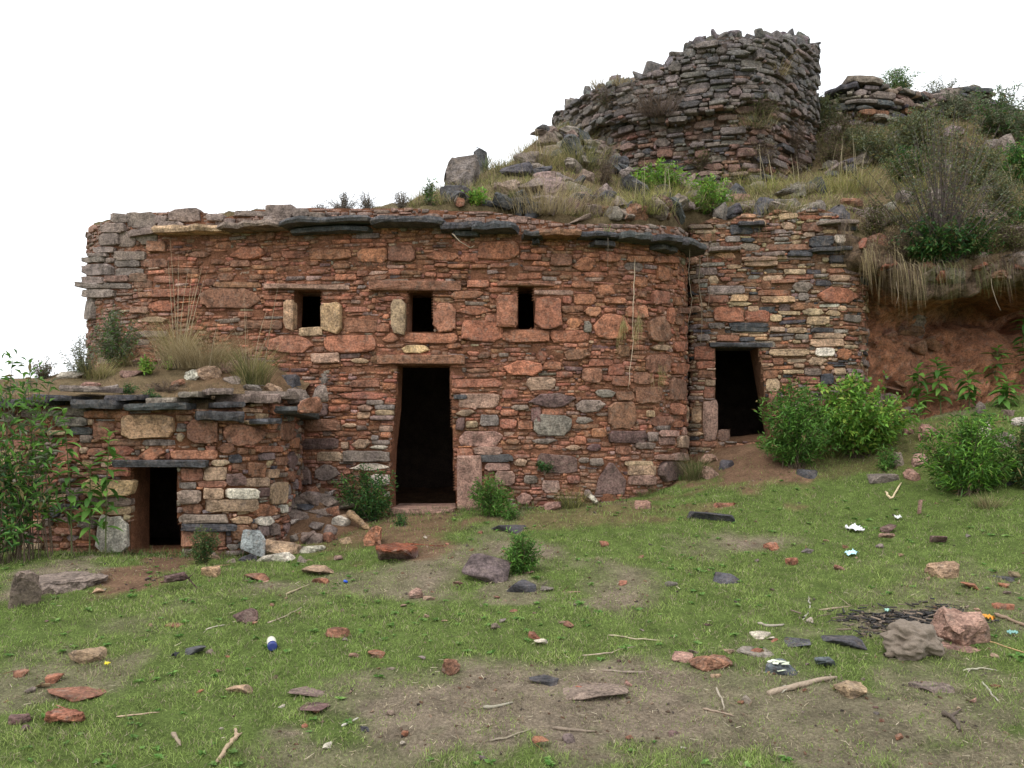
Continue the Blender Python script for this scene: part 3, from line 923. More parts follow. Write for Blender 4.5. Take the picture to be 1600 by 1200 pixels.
WH = Wall([pxw(-330, 8.9), pxw(-200, 8.0), pxw(-80, 7.7), pxw(0, 7.6), pxw(100, 7.5), pxw(205, 7.5), pxw(330, 7.6), pxw(400, 7.85), pxw(440, 8.25), pxw(462, 8.8), pxw(470, 9.5)])
TH = tr((0, 500, 3), [(580, 445, 830, 555, 'Y', 'p'), (880, 470, 1025, 580, 'B', 'p'), (1040, 490, 1240, 590, 'B', 'l'), (510, 590, 635, 640, 'R', 'l'), (655, 595, 785, 660, 'R', 'l'), (805, 610, 1025, 650, 'R'), (675, 560, 820, 588, 'G'),
    (520, 555, 670, 588, 'B'), (830, 530, 870, 570, 'T', 'l'), (965, 590, 1015, 610, 'R'), (1020, 575, 1100, 625, 'B', 'l'), (520, 687, 618, 730, 'R', 'p'), (410, 745, 632, 825, 'Y', 'p'), (320, 785, 405, 825, 'N'),
    (415, 828, 628, 870, 'N'), (510, 872, 622, 910, 'T'), (465, 920, 612, 1090, 'L', 'p'), (380, 930, 460, 975, 'G'), (385, 978, 460, 1030, 'B'), (345, 880, 420, 920, 'R', 'l'), (960, 688, 1065, 752, 'T'), (852, 690, 956, 752, 'B'),
    (990, 655, 1080, 685, 'T', 'l'), (848, 760, 925, 790, 'G'), (935, 754, 1065, 784, 'B'), (842, 792, 952, 858, 'N', 'p'), (955, 786, 1050, 840, 'T', 'p'), (1055, 788, 1200, 835, 'L', 'p'), (1060, 720, 1150, 775, 'D'), (1085, 672, 1150, 705, 'B'),
    (1155, 670, 1240, 735, 'B'), (1140, 740, 1255, 780, 'T'), (1245, 700, 1295, 740, 'T'), (1205, 785, 1255, 830, 'D'), (1255, 760, 1330, 865, 'T'), (965, 840, 1200, 895, 'T', 'p'), (858, 862, 960, 905, 'B', 'l'), (1155, 862, 1295, 918, 'R', 'l'),
    (852, 908, 1070, 948, 'N', 'p'), (1080, 918, 1180, 955, 'T', 'l'), (1300, 865, 1335, 905, 'L'), (856, 952, 1115, 985, 'S', 'p'), (1195, 920, 1270, 960, 'L', 'l'), (1080, 962, 1190, 1035, 'B', 'l'), (965, 990, 1055, 1060, 'B'),
    (1255, 950, 1300, 1010, 'N'), (1075, 630, 1130, 670, 'S'), (1130, 640, 1170, 660, 'O'), (1190, 592, 1310, 620, 'R'), (1110, 600, 1160, 630, 'B'), (1330, 620, 1390, 700, 'D', 'l'), (1285, 640, 1340, 680, 'B'), (1300, 480, 1360, 560, 'B'),
    (390, 540, 440, 575, 'N'), (445, 480, 545, 560, 'B'), (285, 580, 380, 660, 'R'), (260, 690, 340, 725, 'B'), (420, 600, 510, 640, 'R', 'l'), (330, 500, 440, 540, 'S'), (410, 425, 610, 460, 'R'), (855, 990, 950, 1060, 'B'), (1200, 965, 1250, 1010, 'N')])
HDOOR = [(208, 729), (279, 729), (277, 790), (282, 820), (284, 862), (205, 864), (206, 800)]
hut = thing('stone_hut', 'low stone hut with slate eaves and a small dark square doorway', 'hut')
topH = [(None, (0.0, 1.72)), (0, 632), (100, 634), (205, 636), (330, 640), (400, 632), (440, 622), (462, 612), (None, (WH.L, 2.0))]
wallH, _ = masonry(hut, WH, topH, [HDOOR], TH, [('R', 1.6), ('B', 5), ('T', 1.6), ('N', 2.4), ('G', 1.2), ('S', 0.3), ('O', 0.4)], (0.20, 0.092, 0.050), 8,
                   med=(900, 0.12, 0.34, 0.05, 0.13), rows=((0.035, 0.07, 0.2), (0.02, 0.035, 0.3)), lens_w=(0.07, 0.26), depth=(0.0, 0.05), reveal=0.45)
lintel('door_lintel', hut, WH, 181, 718, 327, 729, PAL['S'], 0.11, 301, M_SLATE)
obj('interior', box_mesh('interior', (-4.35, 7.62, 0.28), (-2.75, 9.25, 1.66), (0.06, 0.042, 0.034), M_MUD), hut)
for k, (a, b, y, c, o, t) in enumerate([(118, 197, 632, 'S', 0.22, 0.075), (200, 303, 636, 'S', 0.25, 0.06), (303, 387, 650, 'S', 0.24, 0.085), (383, 426, 658, 'S', 0.22, 0.05), (418, 470, 646, 'S', 0.26, 0.07),
                                     (100, 168, 608, 'G', 0.2, 0.05), (0, 95, 630, 'S', 0.22, 0.07), (-120, 0, 630, 'S', 0.22, 0.07), (60, 130, 622, 'S', 0.18, 0.05), (280, 322, 617, 'G', 0.16, 0.05), (318, 368, 612, 'N', 0.18, 0.06),
                                     (230, 290, 626, 'G', 0.16, 0.05), (170, 235, 622, 'S', 0.14, 0.05), (362, 425, 622, 'N', 0.16, 0.08), (422, 462, 616, 'N', 0.14, 0.08), (330, 385, 632, 'S', 0.16, 0.05)]):
    s0, z0 = WH.uv(a, y); s1, _ = WH.uv(b, y)
    slab_piece('eave_slab', hut, WH, s0, s1, z0, o, t, jit(PAL[c], 0.15), 310 + k, back=0.3, tilt=R.uniform(-0.05, 0.05))
# earth-covered roof of the hut
hx = np.arange(-7.4, -2.27, 0.06); ht = np.linspace(0, 1, 36)
yfh = np.interp(hx, [-7.4, -6.3, -5.6, -5.0, -4.2, -3.5, -2.85, -2.45, -2.37, -1.9], [8.4, 7.9, 7.74, 7.66, 7.58, 7.58, 7.72, 8.1, 8.6, 9.1])
Xh = hx[:, None] * np.ones((1, len(ht))); Yh = yfh[:, None] + ht[None] * (10.4 - yfh)[:, None]
Zh = hut_h(Xh, Yh)
Zh = np.concatenate([Zh[:, :1] - np.where(hx > -2.7, 0.16, 0.32)[:, None], Zh[:, :1] - 0.05, Zh], 1); Yh = np.concatenate([Yh[:, :1] + 0.06, Yh[:, :1] - 0.01, Yh], 1); Xh = np.concatenate([Xh[:, :1], Xh[:, :1], Xh], 1)
kk = fbm(Xh.ravel() * 2, Yh.ravel() * 2, 33)[:, None]
obj('roof', fast_mesh('roof', np.stack([Xh.ravel(), Yh.ravel(), Zh.ravel()], 1), grid_tris(len(hx), len(ht) + 2), M_SOIL,
                      np.array([0.19, 0.11, 0.065]) * (1 - kk) + np.array([0.14, 0.12, 0.065]) * kk, True), hut)

# ------------------------------------------------------------------ the low chamber to the right
W2 = Wall([(2.22, 10.9), (2.27, 10.3), pxw(1085, 10.12), pxw(1130, 10.05), pxw(1200, 10.0), pxw(1280, 9.88), pxw(1330, 9.92), pxw(1350, 10.15), pxw(1352, 10.7)])
T2 = tr((1050, 300, 1 / 0.35), [(255, 585, 430, 605, 'S'), (265, 605, 435, 625, 'S'), (185, 515, 320, 580, 'R'), (325, 530, 435, 580, 'R'), (440, 550, 490, 580, 'T'), (395, 468, 550, 495, 'Y', 'p'), (385, 438, 530, 465, 'R'), (260, 460, 340, 490, 'Y'),
    (345, 465, 390, 490, 'B'), (160, 420, 325, 458, 'G'), (340, 512, 390, 535, 'T'), (390, 512, 460, 540, 'S'), (535, 405, 630, 450, 'N', 'l'), (565, 452, 610, 485, 'G'), (650, 425, 815, 498, 'R', 'l'), (525, 495, 635, 528, 'B', 'l'),
    (580, 520, 680, 553, 'T', 'l'), (600, 557, 700, 595, 'T'), (660, 501, 745, 515, 'L'), (680, 530, 750, 555, 'T', 'l'), (640, 397, 710, 420, 'S'), (700, 372, 795, 398, 'T'), (500, 347, 600, 370, 'T'), (470, 325, 560, 345, 'B'),
    (440, 602, 505, 625, 'T'), (515, 608, 600, 630, 'T'), (550, 636, 610, 660, 'G'), (620, 607, 720, 628, 'S'), (625, 632, 760, 655, 'T'), (615, 658, 760, 690, 'T'), (440, 702, 615, 733, 'T'), (640, 697, 725, 733, 'L', 'p'),
    (730, 702, 795, 748, 'O', 'l'), (600, 738, 695, 775, 'T', 'l'), (545, 767, 590, 785, 'T'), (410, 795, 475, 833, 'R'), (450, 742, 500, 770, 'B'), (590, 787, 665, 820, 'N'), (720, 787, 770, 815, 'T'), (665, 812, 720, 860, 'S'),
    (418, 836, 480, 892, 'T'), (432, 898, 470, 960, 'B'), (100, 694, 192, 750, 'R'), (110, 755, 192, 790, 'R'), (115, 797, 190, 832, 'B'), (150, 838, 195, 865, 'T'), (145, 870, 190, 920, 'B'), (140, 926, 203, 1100, 'P'),
    (90, 960, 136, 1030, 'T'), (400, 287, 510, 305, 'T', 'p'), (320, 313, 470, 335, 'T', 'p'), (512, 287, 620, 305, 'N'), (525, 262, 610, 277, 'S'), (420, 235, 606, 262, 'B'), (612, 202, 715, 248, 'S', 'p'), (717, 197, 780, 235, 'L', 'p'),
    (785, 207, 850, 250, 'L', 'p'), (645, 254, 720, 280, 'S'), (700, 284, 785, 318, 'S'), (750, 262, 840, 282, 'T'), (170, 230, 215, 265, 'G'), (580, 140, 670, 180, 'B'), (260, 145, 358, 190, 'S'), (360, 122, 420, 150, 'T'),
    (200, 640, 300, 668, 'B'), (300, 650, 370, 668, 'S'), (370, 650, 425, 662, 'Y')])
DOOR2 = [(1119, 543), (1184, 542), (1189, 575), (1199, 640), (1206, 690), (1122, 690), (1118, 620)]
chamber = thing('stone_chamber', 'coursed grey and tan stone chamber with a black doorway beside the rock face', 'building')
top2 = [(None, (0.0, 4.3)), (1090, 352), (1115, 340), (1140, 346), (1165, 332), (1195, 338), (1215, 326), (1245, 334), (1270, 324), (1300, 332), (1322, 340), (1340, 352), (None, (W2.L, 3.9))]
masonry(chamber, W2, top2, [DOOR2], T2, [('T', 3), ('B', 3.6), ('R', 1.6), ('S', 0.9), ('G', 1.5), ('N', 2.6), ('Y', 0.3)], (0.21, 0.115, 0.070), 9,
        med=(900, 0.12, 0.34, 0.04, 0.10), rows=((0.032, 0.06, 0.16), (0.018, 0.032, 0.3)), lens_w=(0.08, 0.3), depth=(0.002, 0.04), reveal=0.5)
lintel('door_lintel', chamber, W2, 1108, 536, 1206, 543, PAL['S'], 0.08, 401, M_SLATE)
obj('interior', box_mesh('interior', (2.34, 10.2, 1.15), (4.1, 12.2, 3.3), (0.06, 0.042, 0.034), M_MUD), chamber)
for k, (a, b, y, c, o) in enumerate([(1158, 1215, 407, 'T', 0.12), (1195, 1232, 399, 'N', 0.12), (1228, 1270, 400, 'S', 0.12), (1262, 1330, 392, 'S', 0.14), (1105, 1160, 392, 'G', 0.16), (1150, 1200, 352, 'S', 0.14), (1270, 1336, 350, 'N', 0.14)]):
    s0, z0 = W2.uv(a, y); s1, _ = W2.uv(b, y)
    slab_piece('eave_slab', chamber, W2, s0, s1, z0, o, 0.045, jit(PAL[c], 0.15), 410 + k, back=0.12, tilt=R.uniform(-0.06, 0.06))

# ------------------------------------------------------------------ rock face under the overhang
def face_profile(x):
    """(y, z) from the ground up to the lip of the bank, at world x."""
    g = float(ground_h(np.array([x]), np.array([10.2]))[0])
    deep = float(np.interp(x, [4.0, 4.9, 5.6, 6.2, 7.5, 10], [0, 0.0, 0.25, 0.8, 0.9, 0.9]))
    yf = float(bank_front(x)); zb = float(bank_h(np.array([x]), np.array([yf]))[0])
    zo = zb - 0.40 - 0.06 * math.sin(x * 5) - 0.25 * (float(fbm(np.array([x * 2.5]), np.array([0.3]), 66, 3)[0]) - 0.5)
    return [(10.15, g - 0.25), (10.28, g + 0.25), (10.42, g + (zo - g) * 0.45), (10.5 + deep * 0.5, g + (zo - g) * 0.7), (10.62 + deep, zo - 0.28), (10.45 + deep, zo - 0.04),
            (yf + 0.35, zo + 0.05), (yf + 0.06, zo), (yf - 0.03, zo + 0.12), (yf + 0.02, zb - 0.06)]


fxs = np.arange(4.05, 9.5, 0.03)
rowsV = []
for x in fxs:
    pr = np.array(face_profile(x))
    t = np.concatenate([[0], np.cumsum(np.hypot(*np.diff(pr, axis=0).T))]); t /= t[-1]
    q = np.linspace(0, 1, 70)
    rowsV.append(np.stack([np.full(70, x), np.interp(q, t, pr[:, 0]), np.interp(q, t, pr[:, 1])], 1))
FV = np.array(rowsV)
nz_ = fbm(FV[..., 0] * 1.6, FV[..., 2] * 1.6, 55, 4)
FV[..., 1] += (nz_ - 0.5) * 0.35 + (np.abs(fbm(FV[..., 0] * 4.5, FV[..., 2] * 5.5, 57, 4) - 0.5) - 0.1) * 0.35 + (np.abs(fbm(FV[..., 0] * 11, FV[..., 2] * 13, 58, 3) - 0.5) - 0.1) * 0.16
kk = fbm(FV[..., 0] * 1.9, FV[..., 2] * 2.3, 77).ravel()[:, None]
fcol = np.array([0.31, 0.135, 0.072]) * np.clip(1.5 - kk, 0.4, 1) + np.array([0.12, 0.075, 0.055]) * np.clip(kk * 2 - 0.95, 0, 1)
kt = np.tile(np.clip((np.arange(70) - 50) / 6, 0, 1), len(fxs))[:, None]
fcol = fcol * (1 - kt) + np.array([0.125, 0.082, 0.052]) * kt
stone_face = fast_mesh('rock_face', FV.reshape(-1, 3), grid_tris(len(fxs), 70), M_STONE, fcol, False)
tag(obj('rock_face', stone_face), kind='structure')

# ------------------------------------------------------------------ the round tower
def circle(cx, cy, r, a0, a1, n=40):
    f = lambda t: r * (1 + 0.035 * math.sin(3.1 * t + 1) + 0.03 * math.sin(6.7 * t))        # battered out of round
    return [(cx + f(t) * math.sin(t), cy - f(t) * math.cos(t)) for t in np.linspace(a0, a1, n)]


tower = thing('ruined_tower', 'ruined round dry-stone tower rising on the hill above the buildings', 'tower')
WT1 = Wall(circle(3.20, 14.42, 2.04, -2.5, 2.2))
WT2 = Wall(circle(3.12, 14.4, 2.16, -2.5, 2.3))
gmix = [('N', 3.5), ('G', 6), ('B', 1.2), ('S', 2.4), ('D', 0.6)]


def grey(c, x, y, z, r):  # blue-grey cast growing with height: hazy glare painted into the stone colour
    t = min(0.85, max(0.25, 0.25 + (z - 5.6) * 0.25)) * r.uniform(0.7, 1.1)
    return tuple((a * (1 - t) + b * t) * 0.80 for a, b in zip(c, (0.19, 0.175, 0.175)))


def zt(py, Y):
    return EYE + (HOR - py) / F * Y


def t2(px, py):
    s, z = WT2.uv(px, py)
    return None, (s, z)


TBS = np.linspace(0, WT2.L, 60)
TBZ = np.interp(TBS, (0, 2.0, 4.6, 7.2, WT2.L), (zt(196, 14), zt(194, 13.6), zt(204, 12.4), zt(196, 13.2), zt(195, 14))) + (fbm(TBS * 1.6, TBS * 0, 45, 3) - 0.5) * 0.5
topT2 = [(None, (0.0, zt(150, 15.5))), t2(884, 172), t2(900, 160), t2(930, 142), t2(985, 130), t2(1010, 118), t2(1042, 106), t2(1060, 86), t2(1086, 68), t2(1130, 58), t2(1180, 62), t2(1225, 64), t2(1255, 72), (None, (WT2.L, zt(70, 16)))]
masonry(tower, WT1, [(None, (0.0, zt(183, 13.0))), (None, (WT1.L, zt(183, 13.0)))], [], [], [('B', 4), ('N', 4), ('R', 0.5), ('G', 1.8), ('P', 0.8), ('S', 0.6)], (0.12, 0.075, 0.055), 14,
        med=(900, 0.16, 0.44, 0.06, 0.13), rows=((0.045, 0.085, 0.2), (0.025, 0.045, 0.3)), lens_w=(0.12, 0.36), depth=(0.0, 0.10), base=((0, WT1.L), (5.0, 5.0)), keep=150, hue=grey)
wT, topfT = masonry(tower, WT2, topT2, [], [], gmix, (0.10, 0.075, 0.065), 15, med=(1300, 0.15, 0.38, 0.06, 0.14), rows=((0.045, 0.085, 0.2), (0.025, 0.045, 0.3)),
        lens_w=(0.10, 0.30), depth=(0.0, 0.11), base=(TBS, TBZ), keep=150, hue=grey, medcut=(0.1, 0.36))
# rubble core that closes the tower head
ss = np.linspace(0, WT2.L, 90)
xx, yy, _ = WT2.at(ss)
rings = []
for t in (1.0, 0.75, 0.5, 0.25, 0.02):
    rings.append(np.stack([3.12 + (xx - 3.12) * t, 14.4 + (yy - 14.4) * t, topfT(ss) * t + 8.2 * (1 - t) - 0.03 + (fbm(xx * t * 3, yy * t * 3, 5, 3) - 0.5) * 0.2 * (1 - t)], 1))
obj('rubble_core', fast_mesh('rubble_core', np.concatenate(rings), grid_tris(5, 90), M_MUD, (0.14, 0.105, 0.085)), tower)
bz = np.interp(ss, TBS, TBZ)
soff = [np.stack([3.12 + (xx - 3.12) * t, 14.4 + (yy - 14.4) * t, bz + 0.06 + (1 - t) * 0.3], 1) for t in (1.0, 0.92, 0.8, 0.6)]
obj('soffit', fast_mesh('soffit', np.concatenate(soff), grid_tris(4, 90), M_MUD, (0.11, 0.08, 0.062)), tower)


def rock_mesh(name, w, d, h, col, seed, mat=None, npts=15, sub=1, rough=0.05, flat=0.0, cols2=None):
    """A broken rock: convex hull of points in a box, cut edges, then roughened."""
    r = random.Random(seed)
    bm = bmesh.new()
    for _ in range(npts):
        a = r.uniform(0, 2 * math.pi); k = r.uniform(0.72, 1.0)
        lay = r.choice((-1, -0.35, 0.35, 1)) if not flat else r.choice((-1, 1, 1))
        ca, sa = math.cos(a), math.sin(a)
        q = (abs(ca) ** 3 + abs(sa) ** 3) ** (-1 / 3)     # squarish plan
        e = {-1: 0.92, -0.35: 1.0, 0.35: 0.97, 1: 0.78}[lay]
        bm.verts.new((ca * q * k * e * w / 2, sa * q * k * e * d / 2, lay * h / 2 * r.uniform(0.75, 1.0)))
    bmesh.ops.convex_hull(bm, input=bm.verts)
    bmesh.ops.delete(bm, geom=[v for v in bm.verts if not v.link_faces], context='VERTS')
    bmesh.ops.dissolve_limit(bm, angle_limit=0.18, verts=bm.verts, edges=bm.edges)
    bmesh.ops.bevel(bm, geom=list(bm.edges), offset=min(w, d, h) * 0.07, segments=1, affect='EDGES', profile=0.6)
    bmesh.ops.triangulate(bm, faces=bm.faces)
    for _ in range(sub):
        bmesh.ops.subdivide_edges(bm, edges=[e for e in bm.edges if e.calc_length() > min(w, d) * 0.16], cuts=1)
        bmesh.ops.triangulate(bm, faces=bm.faces)
        m = min(w, d, h) * rough
        for v in bm.verts:
            c = v.co
            v.co += Vector((r.uniform(-1, 1), r.uniform(-1, 1), r.uniform(-1, 1))) * m
    # bring the rock to the asked size
    for ax, sz_ in ((0, w), (1, d), (2, h)):
        lo = min(v.co[ax] for v in bm.verts); hi = max(v.co[ax] for v in bm.verts)
        for v in bm.verts:
            v.co[ax] = (v.co[ax] - (lo + hi) / 2) * sz_ / max(1e-6, hi - lo)
    me = bpy.data.meshes.new(name)
    bm.normal_update()
    bmesh.ops.recalc_face_normals(bm, faces=bm.faces)
    bm.to_mesh(me)
    bm.free()
    if cols2 is None:
        cols = np.array(col)
    else:                                               # another colour on the upper face
        cols = np.array([cols2 if v.co.z > h * 0.22 else col for v in me.vertices])
    finish(me, mat or M_ROCK, cols, False)
    return me


# standing rubble on the head of the tower
for k in range(130):
    s = R.uniform(1.2, WT2.L - 1.2)
    x, y, a = (float(t) for t in WT2.at(s))
    w = R.uniform(0.12, 0.34)
    h = w * R.uniform(0.5, 1.1)
    w *= 1.15 if k % 5 == 0 else 0.85
    o = obj('head_stone', rock_mesh('head_stone', w, w * 0.8, h, tuple(0.72 * q_ for q_ in jit((0.2, 0.18, 0.175), 0.3)), 900 + k, M_STONE, 11, 0), tower,
            (x - (x - 3.12) * 0.08, y - (y - 14.4) * 0.08, float(topfT(s)) + h * 0.28), (R.uniform(-0.3, 0.3), R.uniform(-0.3, 0.3), R.uniform(0, 3)))

# ------------------------------------------------------------------ ruined terrace wall behind, right of the tower
back = thing('ruined_terrace_wall', 'collapsed dark slate terrace wall on the hilltop right of the tower', 'wall')
WB = Wall([pxw(1225, 15.5), pxw(1290, 14.6), pxw(1360, 14.3), pxw(1420, 14.6), pxw(1480, 15.2), pxw(1550, 15.6), pxw(1640, 15.5)])
topB = [(1230, 185), (1268, 172), (1300, 158), (1330, 142), (1372, 134), (1400, 142), (1440, 150), (1480, 138), (1520, 134), (1545, 152), (1600, 172), (1640, 180)]
masonry(back, WB, topB, [], [], [('G', 4), ('S', 3), ('N', 3), ('B', 1)], (0.10, 0.085, 0.06), 19, med=(900, 0.2, 0.5, 0.07, 0.15), rows=((0.05, 0.09, 0.2),), lens_w=(0.14, 0.4),
        depth=(0.02, 0.22), base=((0, WB.L), (5.4, 5.6)), keep=140)
for k, (a, b, y, c, o_) in enumerate([(1268, 1300, 166, 'S', 0.4), (1290, 1345, 150, 'S', 0.5), (1320, 1376, 133, 'G', 0.4), (1318, 1370, 168, 'G', 0.5), (1395, 1440, 145, 'S', 0.4), (1450, 1500, 148, 'G', 0.4), (1495, 1545, 142, 'S', 0.5), (1350, 1400, 188, 'G', 0.4)]):
    s0, z0 = WB.uv(a, y); s1, _ = WB.uv(b, y)
    slab_piece('coping_slab', back, WB, s0, s1, z0, o_ * 0.5, R.uniform(0.05, 0.10), jit(PAL[c], 0.15), 510 + k, back=0.5, tilt=R.uniform(-0.15, 0.15))

# ------------------------------------------------------------------ plant builders (all numpy)
def unit(v):
    return v / np.maximum(1e-9, np.linalg.norm(v, axis=-1, keepdims=True))


def leaf_arrays(pos, dirs, L, W, cols, g, droop=0.25):
    n = len(pos)
    dirs = unit(dirs)
    up = unit(np.array([0, 0, 1.0]) + g.normal(0, 0.45, (n, 3)))
    side = unit(np.cross(dirs, up))
    nor = np.cross(side, dirs)
    L = L[:, None]; W = W[:, None]
    b = pos
    l = pos + dirs * L * 0.42 + side * W / 2 + nor * W * 0.18
    r_ = pos + dirs * L * 0.42 - side * W / 2 + nor * W * 0.18
    t = pos + dirs * L - np.array([0, 0, 1.0]) * L * droop
    V = np.stack([b, r_, t, l], 1).reshape(-1, 3)
    k = np.arange(n)[:, None] * 4
    T = np.concatenate([k + np.array([[0, 1, 2]]), k + np.array([[0, 2, 3]])])
    C = np.repeat(cols, 4, 0)
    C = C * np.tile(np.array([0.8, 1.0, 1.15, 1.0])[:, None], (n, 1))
    return V, T, C


def tubes(paths, radii, sides=3):
    """paths (n, m, 3), radii (n, m) -> joined thin stems."""
    n, m, _ = paths.shape
    d = unit(np.gradient(paths, axis=1))
    a = unit(np.cross(d, np.array([0.31, 0.83, 0.21])))
    b = np.cross(d, a)
    ang = np.arange(sides) * 2 * np.pi / sides
    V = paths[:, :, None] + radii[:, :, None, None] * (a[:, :, None] * np.cos(ang)[:, None] + b[:, :, None] * np.sin(ang)[:, None])
    idx = np.arange(n * m * sides).reshape(n, m, sides)
    p = idx[:, :-1]; q = idx[:, 1:]
    p2 = np.roll(p, -1, 2); q2 = np.roll(q, -1, 2)
    T = np.concatenate([np.stack([p, p2, q2], -1).reshape(-1, 3), np.stack([p, q2, q], -1).reshape(-1, 3)])
    return V.reshape(-1, 3), T


def ribbons(base, az, lean, length, width, droop, cols, g, m=5, tipc=1.2, hang=False):
    """Grass blades: curved tapering ribbons."""
    n = len(base)
    t = np.linspace(0, 1, m)[None]
    hx, hy = np.cos(az)[:, None], np.sin(az)[:, None]
    out = length[:, None] * (np.sin(lean)[:, None] * t + droop[:, None] * 0.55 * t ** 2)
    up = length[:, None] * (np.cos(lean)[:, None] * t - droop[:, None] * 0.55 * t ** 2.3)
    if hang:
        out = length[:, None] * np.sin(lean)[:, None] * 0.28 * t ** 0.6
        up = length[:, None] * (0.35 * t * np.cos(lean)[:, None] - t ** 1.5)
    pts = np.stack([base[:, :1] + hx * out, base[:, 1:2] + hy * out, base[:, 2:3] + up], -1)
    f = g.uniform(0, 2 * np.pi, n)
    side = np.stack([np.cos(f), np.sin(f), np.zeros(n)], 1)[:, None] * (width[:, None] * (1 - t * 0.92) / 2)[..., None]
    V = np.stack([pts - side, pts + side], 2).reshape(-1, 3)
    idx = np.arange(n * m * 2).reshape(n, m, 2)
    a, b, c, d = idx[:, :-1, 0], idx[:, :-1, 1], idx[:, 1:, 1], idx[:, 1:, 0]
    T = np.concatenate([np.stack([a, b, c], -1).reshape(-1, 3), np.stack([a, c, d], -1).reshape(-1, 3)])
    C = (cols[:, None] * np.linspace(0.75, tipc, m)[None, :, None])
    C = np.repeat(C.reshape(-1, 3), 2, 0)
    return V, T, C


def colmix(g, n, cols, jitter=0.2):
    c = np.array(cols)[g.integers(0, len(cols), n)]
    return np.clip(c * (1 + g.uniform(-jitter, jitter, (n, 1))), 0.003, 1)


GREEN = [(0.105, 0.225, 0.042), (0.14, 0.275, 0.055), (0.078, 0.180, 0.040)]
BRIGHT = [(0.17, 0.34, 0.05), (0.21, 0.39, 0.06), (0.13, 0.27, 0.045), (0.30, 0.40, 0.07)]
DARK = [(0.042, 0.115, 0.038), (0.058, 0.140, 0.040), (0.075, 0.155, 0.036)]
GREYG = [(0.17, 0.20, 0.12), (0.13, 0.165, 0.095), (0.21, 0.22, 0.14)]
OLIVE = [(0.15, 0.16, 0.058), (0.185, 0.18, 0.075), (0.115, 0.135, 0.05)]
DRY = [(0.36, 0.28, 0.15), (0.44, 0.36, 0.21), (0.28, 0.22, 0.12)]
STRAW = [(0.46, 0.38, 0.20), (0.36, 0.31, 0.13), (0.26, 0.25, 0.09)]
GOLD = [(0.38, 0.36, 0.11), (0.28, 0.31, 0.09), (0.44, 0.38, 0.17)]
BROWN = [(0.17, 0.12, 0.09), (0.22, 0.16, 0.12), (0.13, 0.095, 0.075)]


def bush(label, at, w, h, cols, seed, name='shrub', cat='shrub', stems=40, per=34, leaf=(0.05, 0.014), depth=None, start=0.35, stemc=(0.12, 0.085, 0.055), fan=1.0, group=None, droop=0.25, stemr=0.004, open_top=0.0, rise=0.15):
    g = np.random.default_rng(seed)
    d = depth or w * 0.75
    root = thing(name, label, cat, at, group)
    a = g.uniform(0, 2 * np.pi, stems); rr = np.sqrt(g.uniform(0, 1, stems)); zz = g.uniform(0, 1, stems)
    ex = np.sqrt(np.maximum(0.02, 1 - (2 * (zz - 0.42)) ** 2 * 0.8)) * (1 - open_top * zz * 0.6)
    tip = np.stack([np.cos(a) * rr * ex * w / 2, np.sin(a) * rr * ex * d / 2, h * (0.22 + 0.74 * zz)], 1)
    tip += g.normal(0, 0.05, tip.shape) * np.array([w, d, h])
    tip[:, 2] = np.clip(tip[:, 2], 0.05 * h, 1.02 * h)
    m = 6
    t = np.linspace(0, 1, m)[None, :, None]
    b0 = g.normal(0, 0.045, (stems, 3)) * np.array([w, d, 0]) * fan
    b0[:, 2] = -0.03
    mid = b0 * 0.5 + tip * 0.5 + np.stack([tip[:, 0] * -0.12, tip[:, 1] * -0.12, h * rise * np.ones(stems)], 1)
    paths = (1 - t) ** 2 * b0[:, None] + 2 * t * (1 - t) * mid[:, None] + t ** 2 * tip[:, None]
    rad = stemr * (1 - 0.75 * np.linspace(0, 1, m))[None] * g.uniform(0.7, 1.5, (stems, 1))
    V, T = tubes(paths, rad)
    obj('stems', fast_mesh('stems', V, T, M_WOOD, stemc), root)
    if per:
        n = stems * per
        k = np.repeat(np.arange(stems), per)
        u = g.uniform(start, 1.0, n) ** 0.8
        f = u * (m - 1); i = np.clip(f.astype(int), 0, m - 2); fr = (f - i)[:, None]
        pos = paths[k, i] * (1 - fr) + paths[k, i + 1] * fr + g.normal(0, leaf[0] * 0.35, (n, 3))
        ax = unit(paths[k, i + 1] - paths[k, i])
        dirs = unit(g.normal(0, 1, (n, 3))) * 1.1 + ax * 0.7 + np.array([0, 0, 0.25])
        L = leaf[0] * g.uniform(0.6, 1.25, n)
        W = leaf[1] * g.uniform(0.7, 1.2, n)
        stemtone = g.uniform(0.75, 1.2, stems)[k][:, None]
        V, T, C = leaf_arrays(pos, dirs, L, W, np.where(g.uniform(0, 1, (n, 1)) < 0.05, np.array([0.22, 0.17, 0.07]), colmix(g, n, cols)) * stemtone, g, droop)
        tag(obj('foliage', fast_mesh('foliage', V, T, M_LEAF, C), root), kind='stuff')
    return root


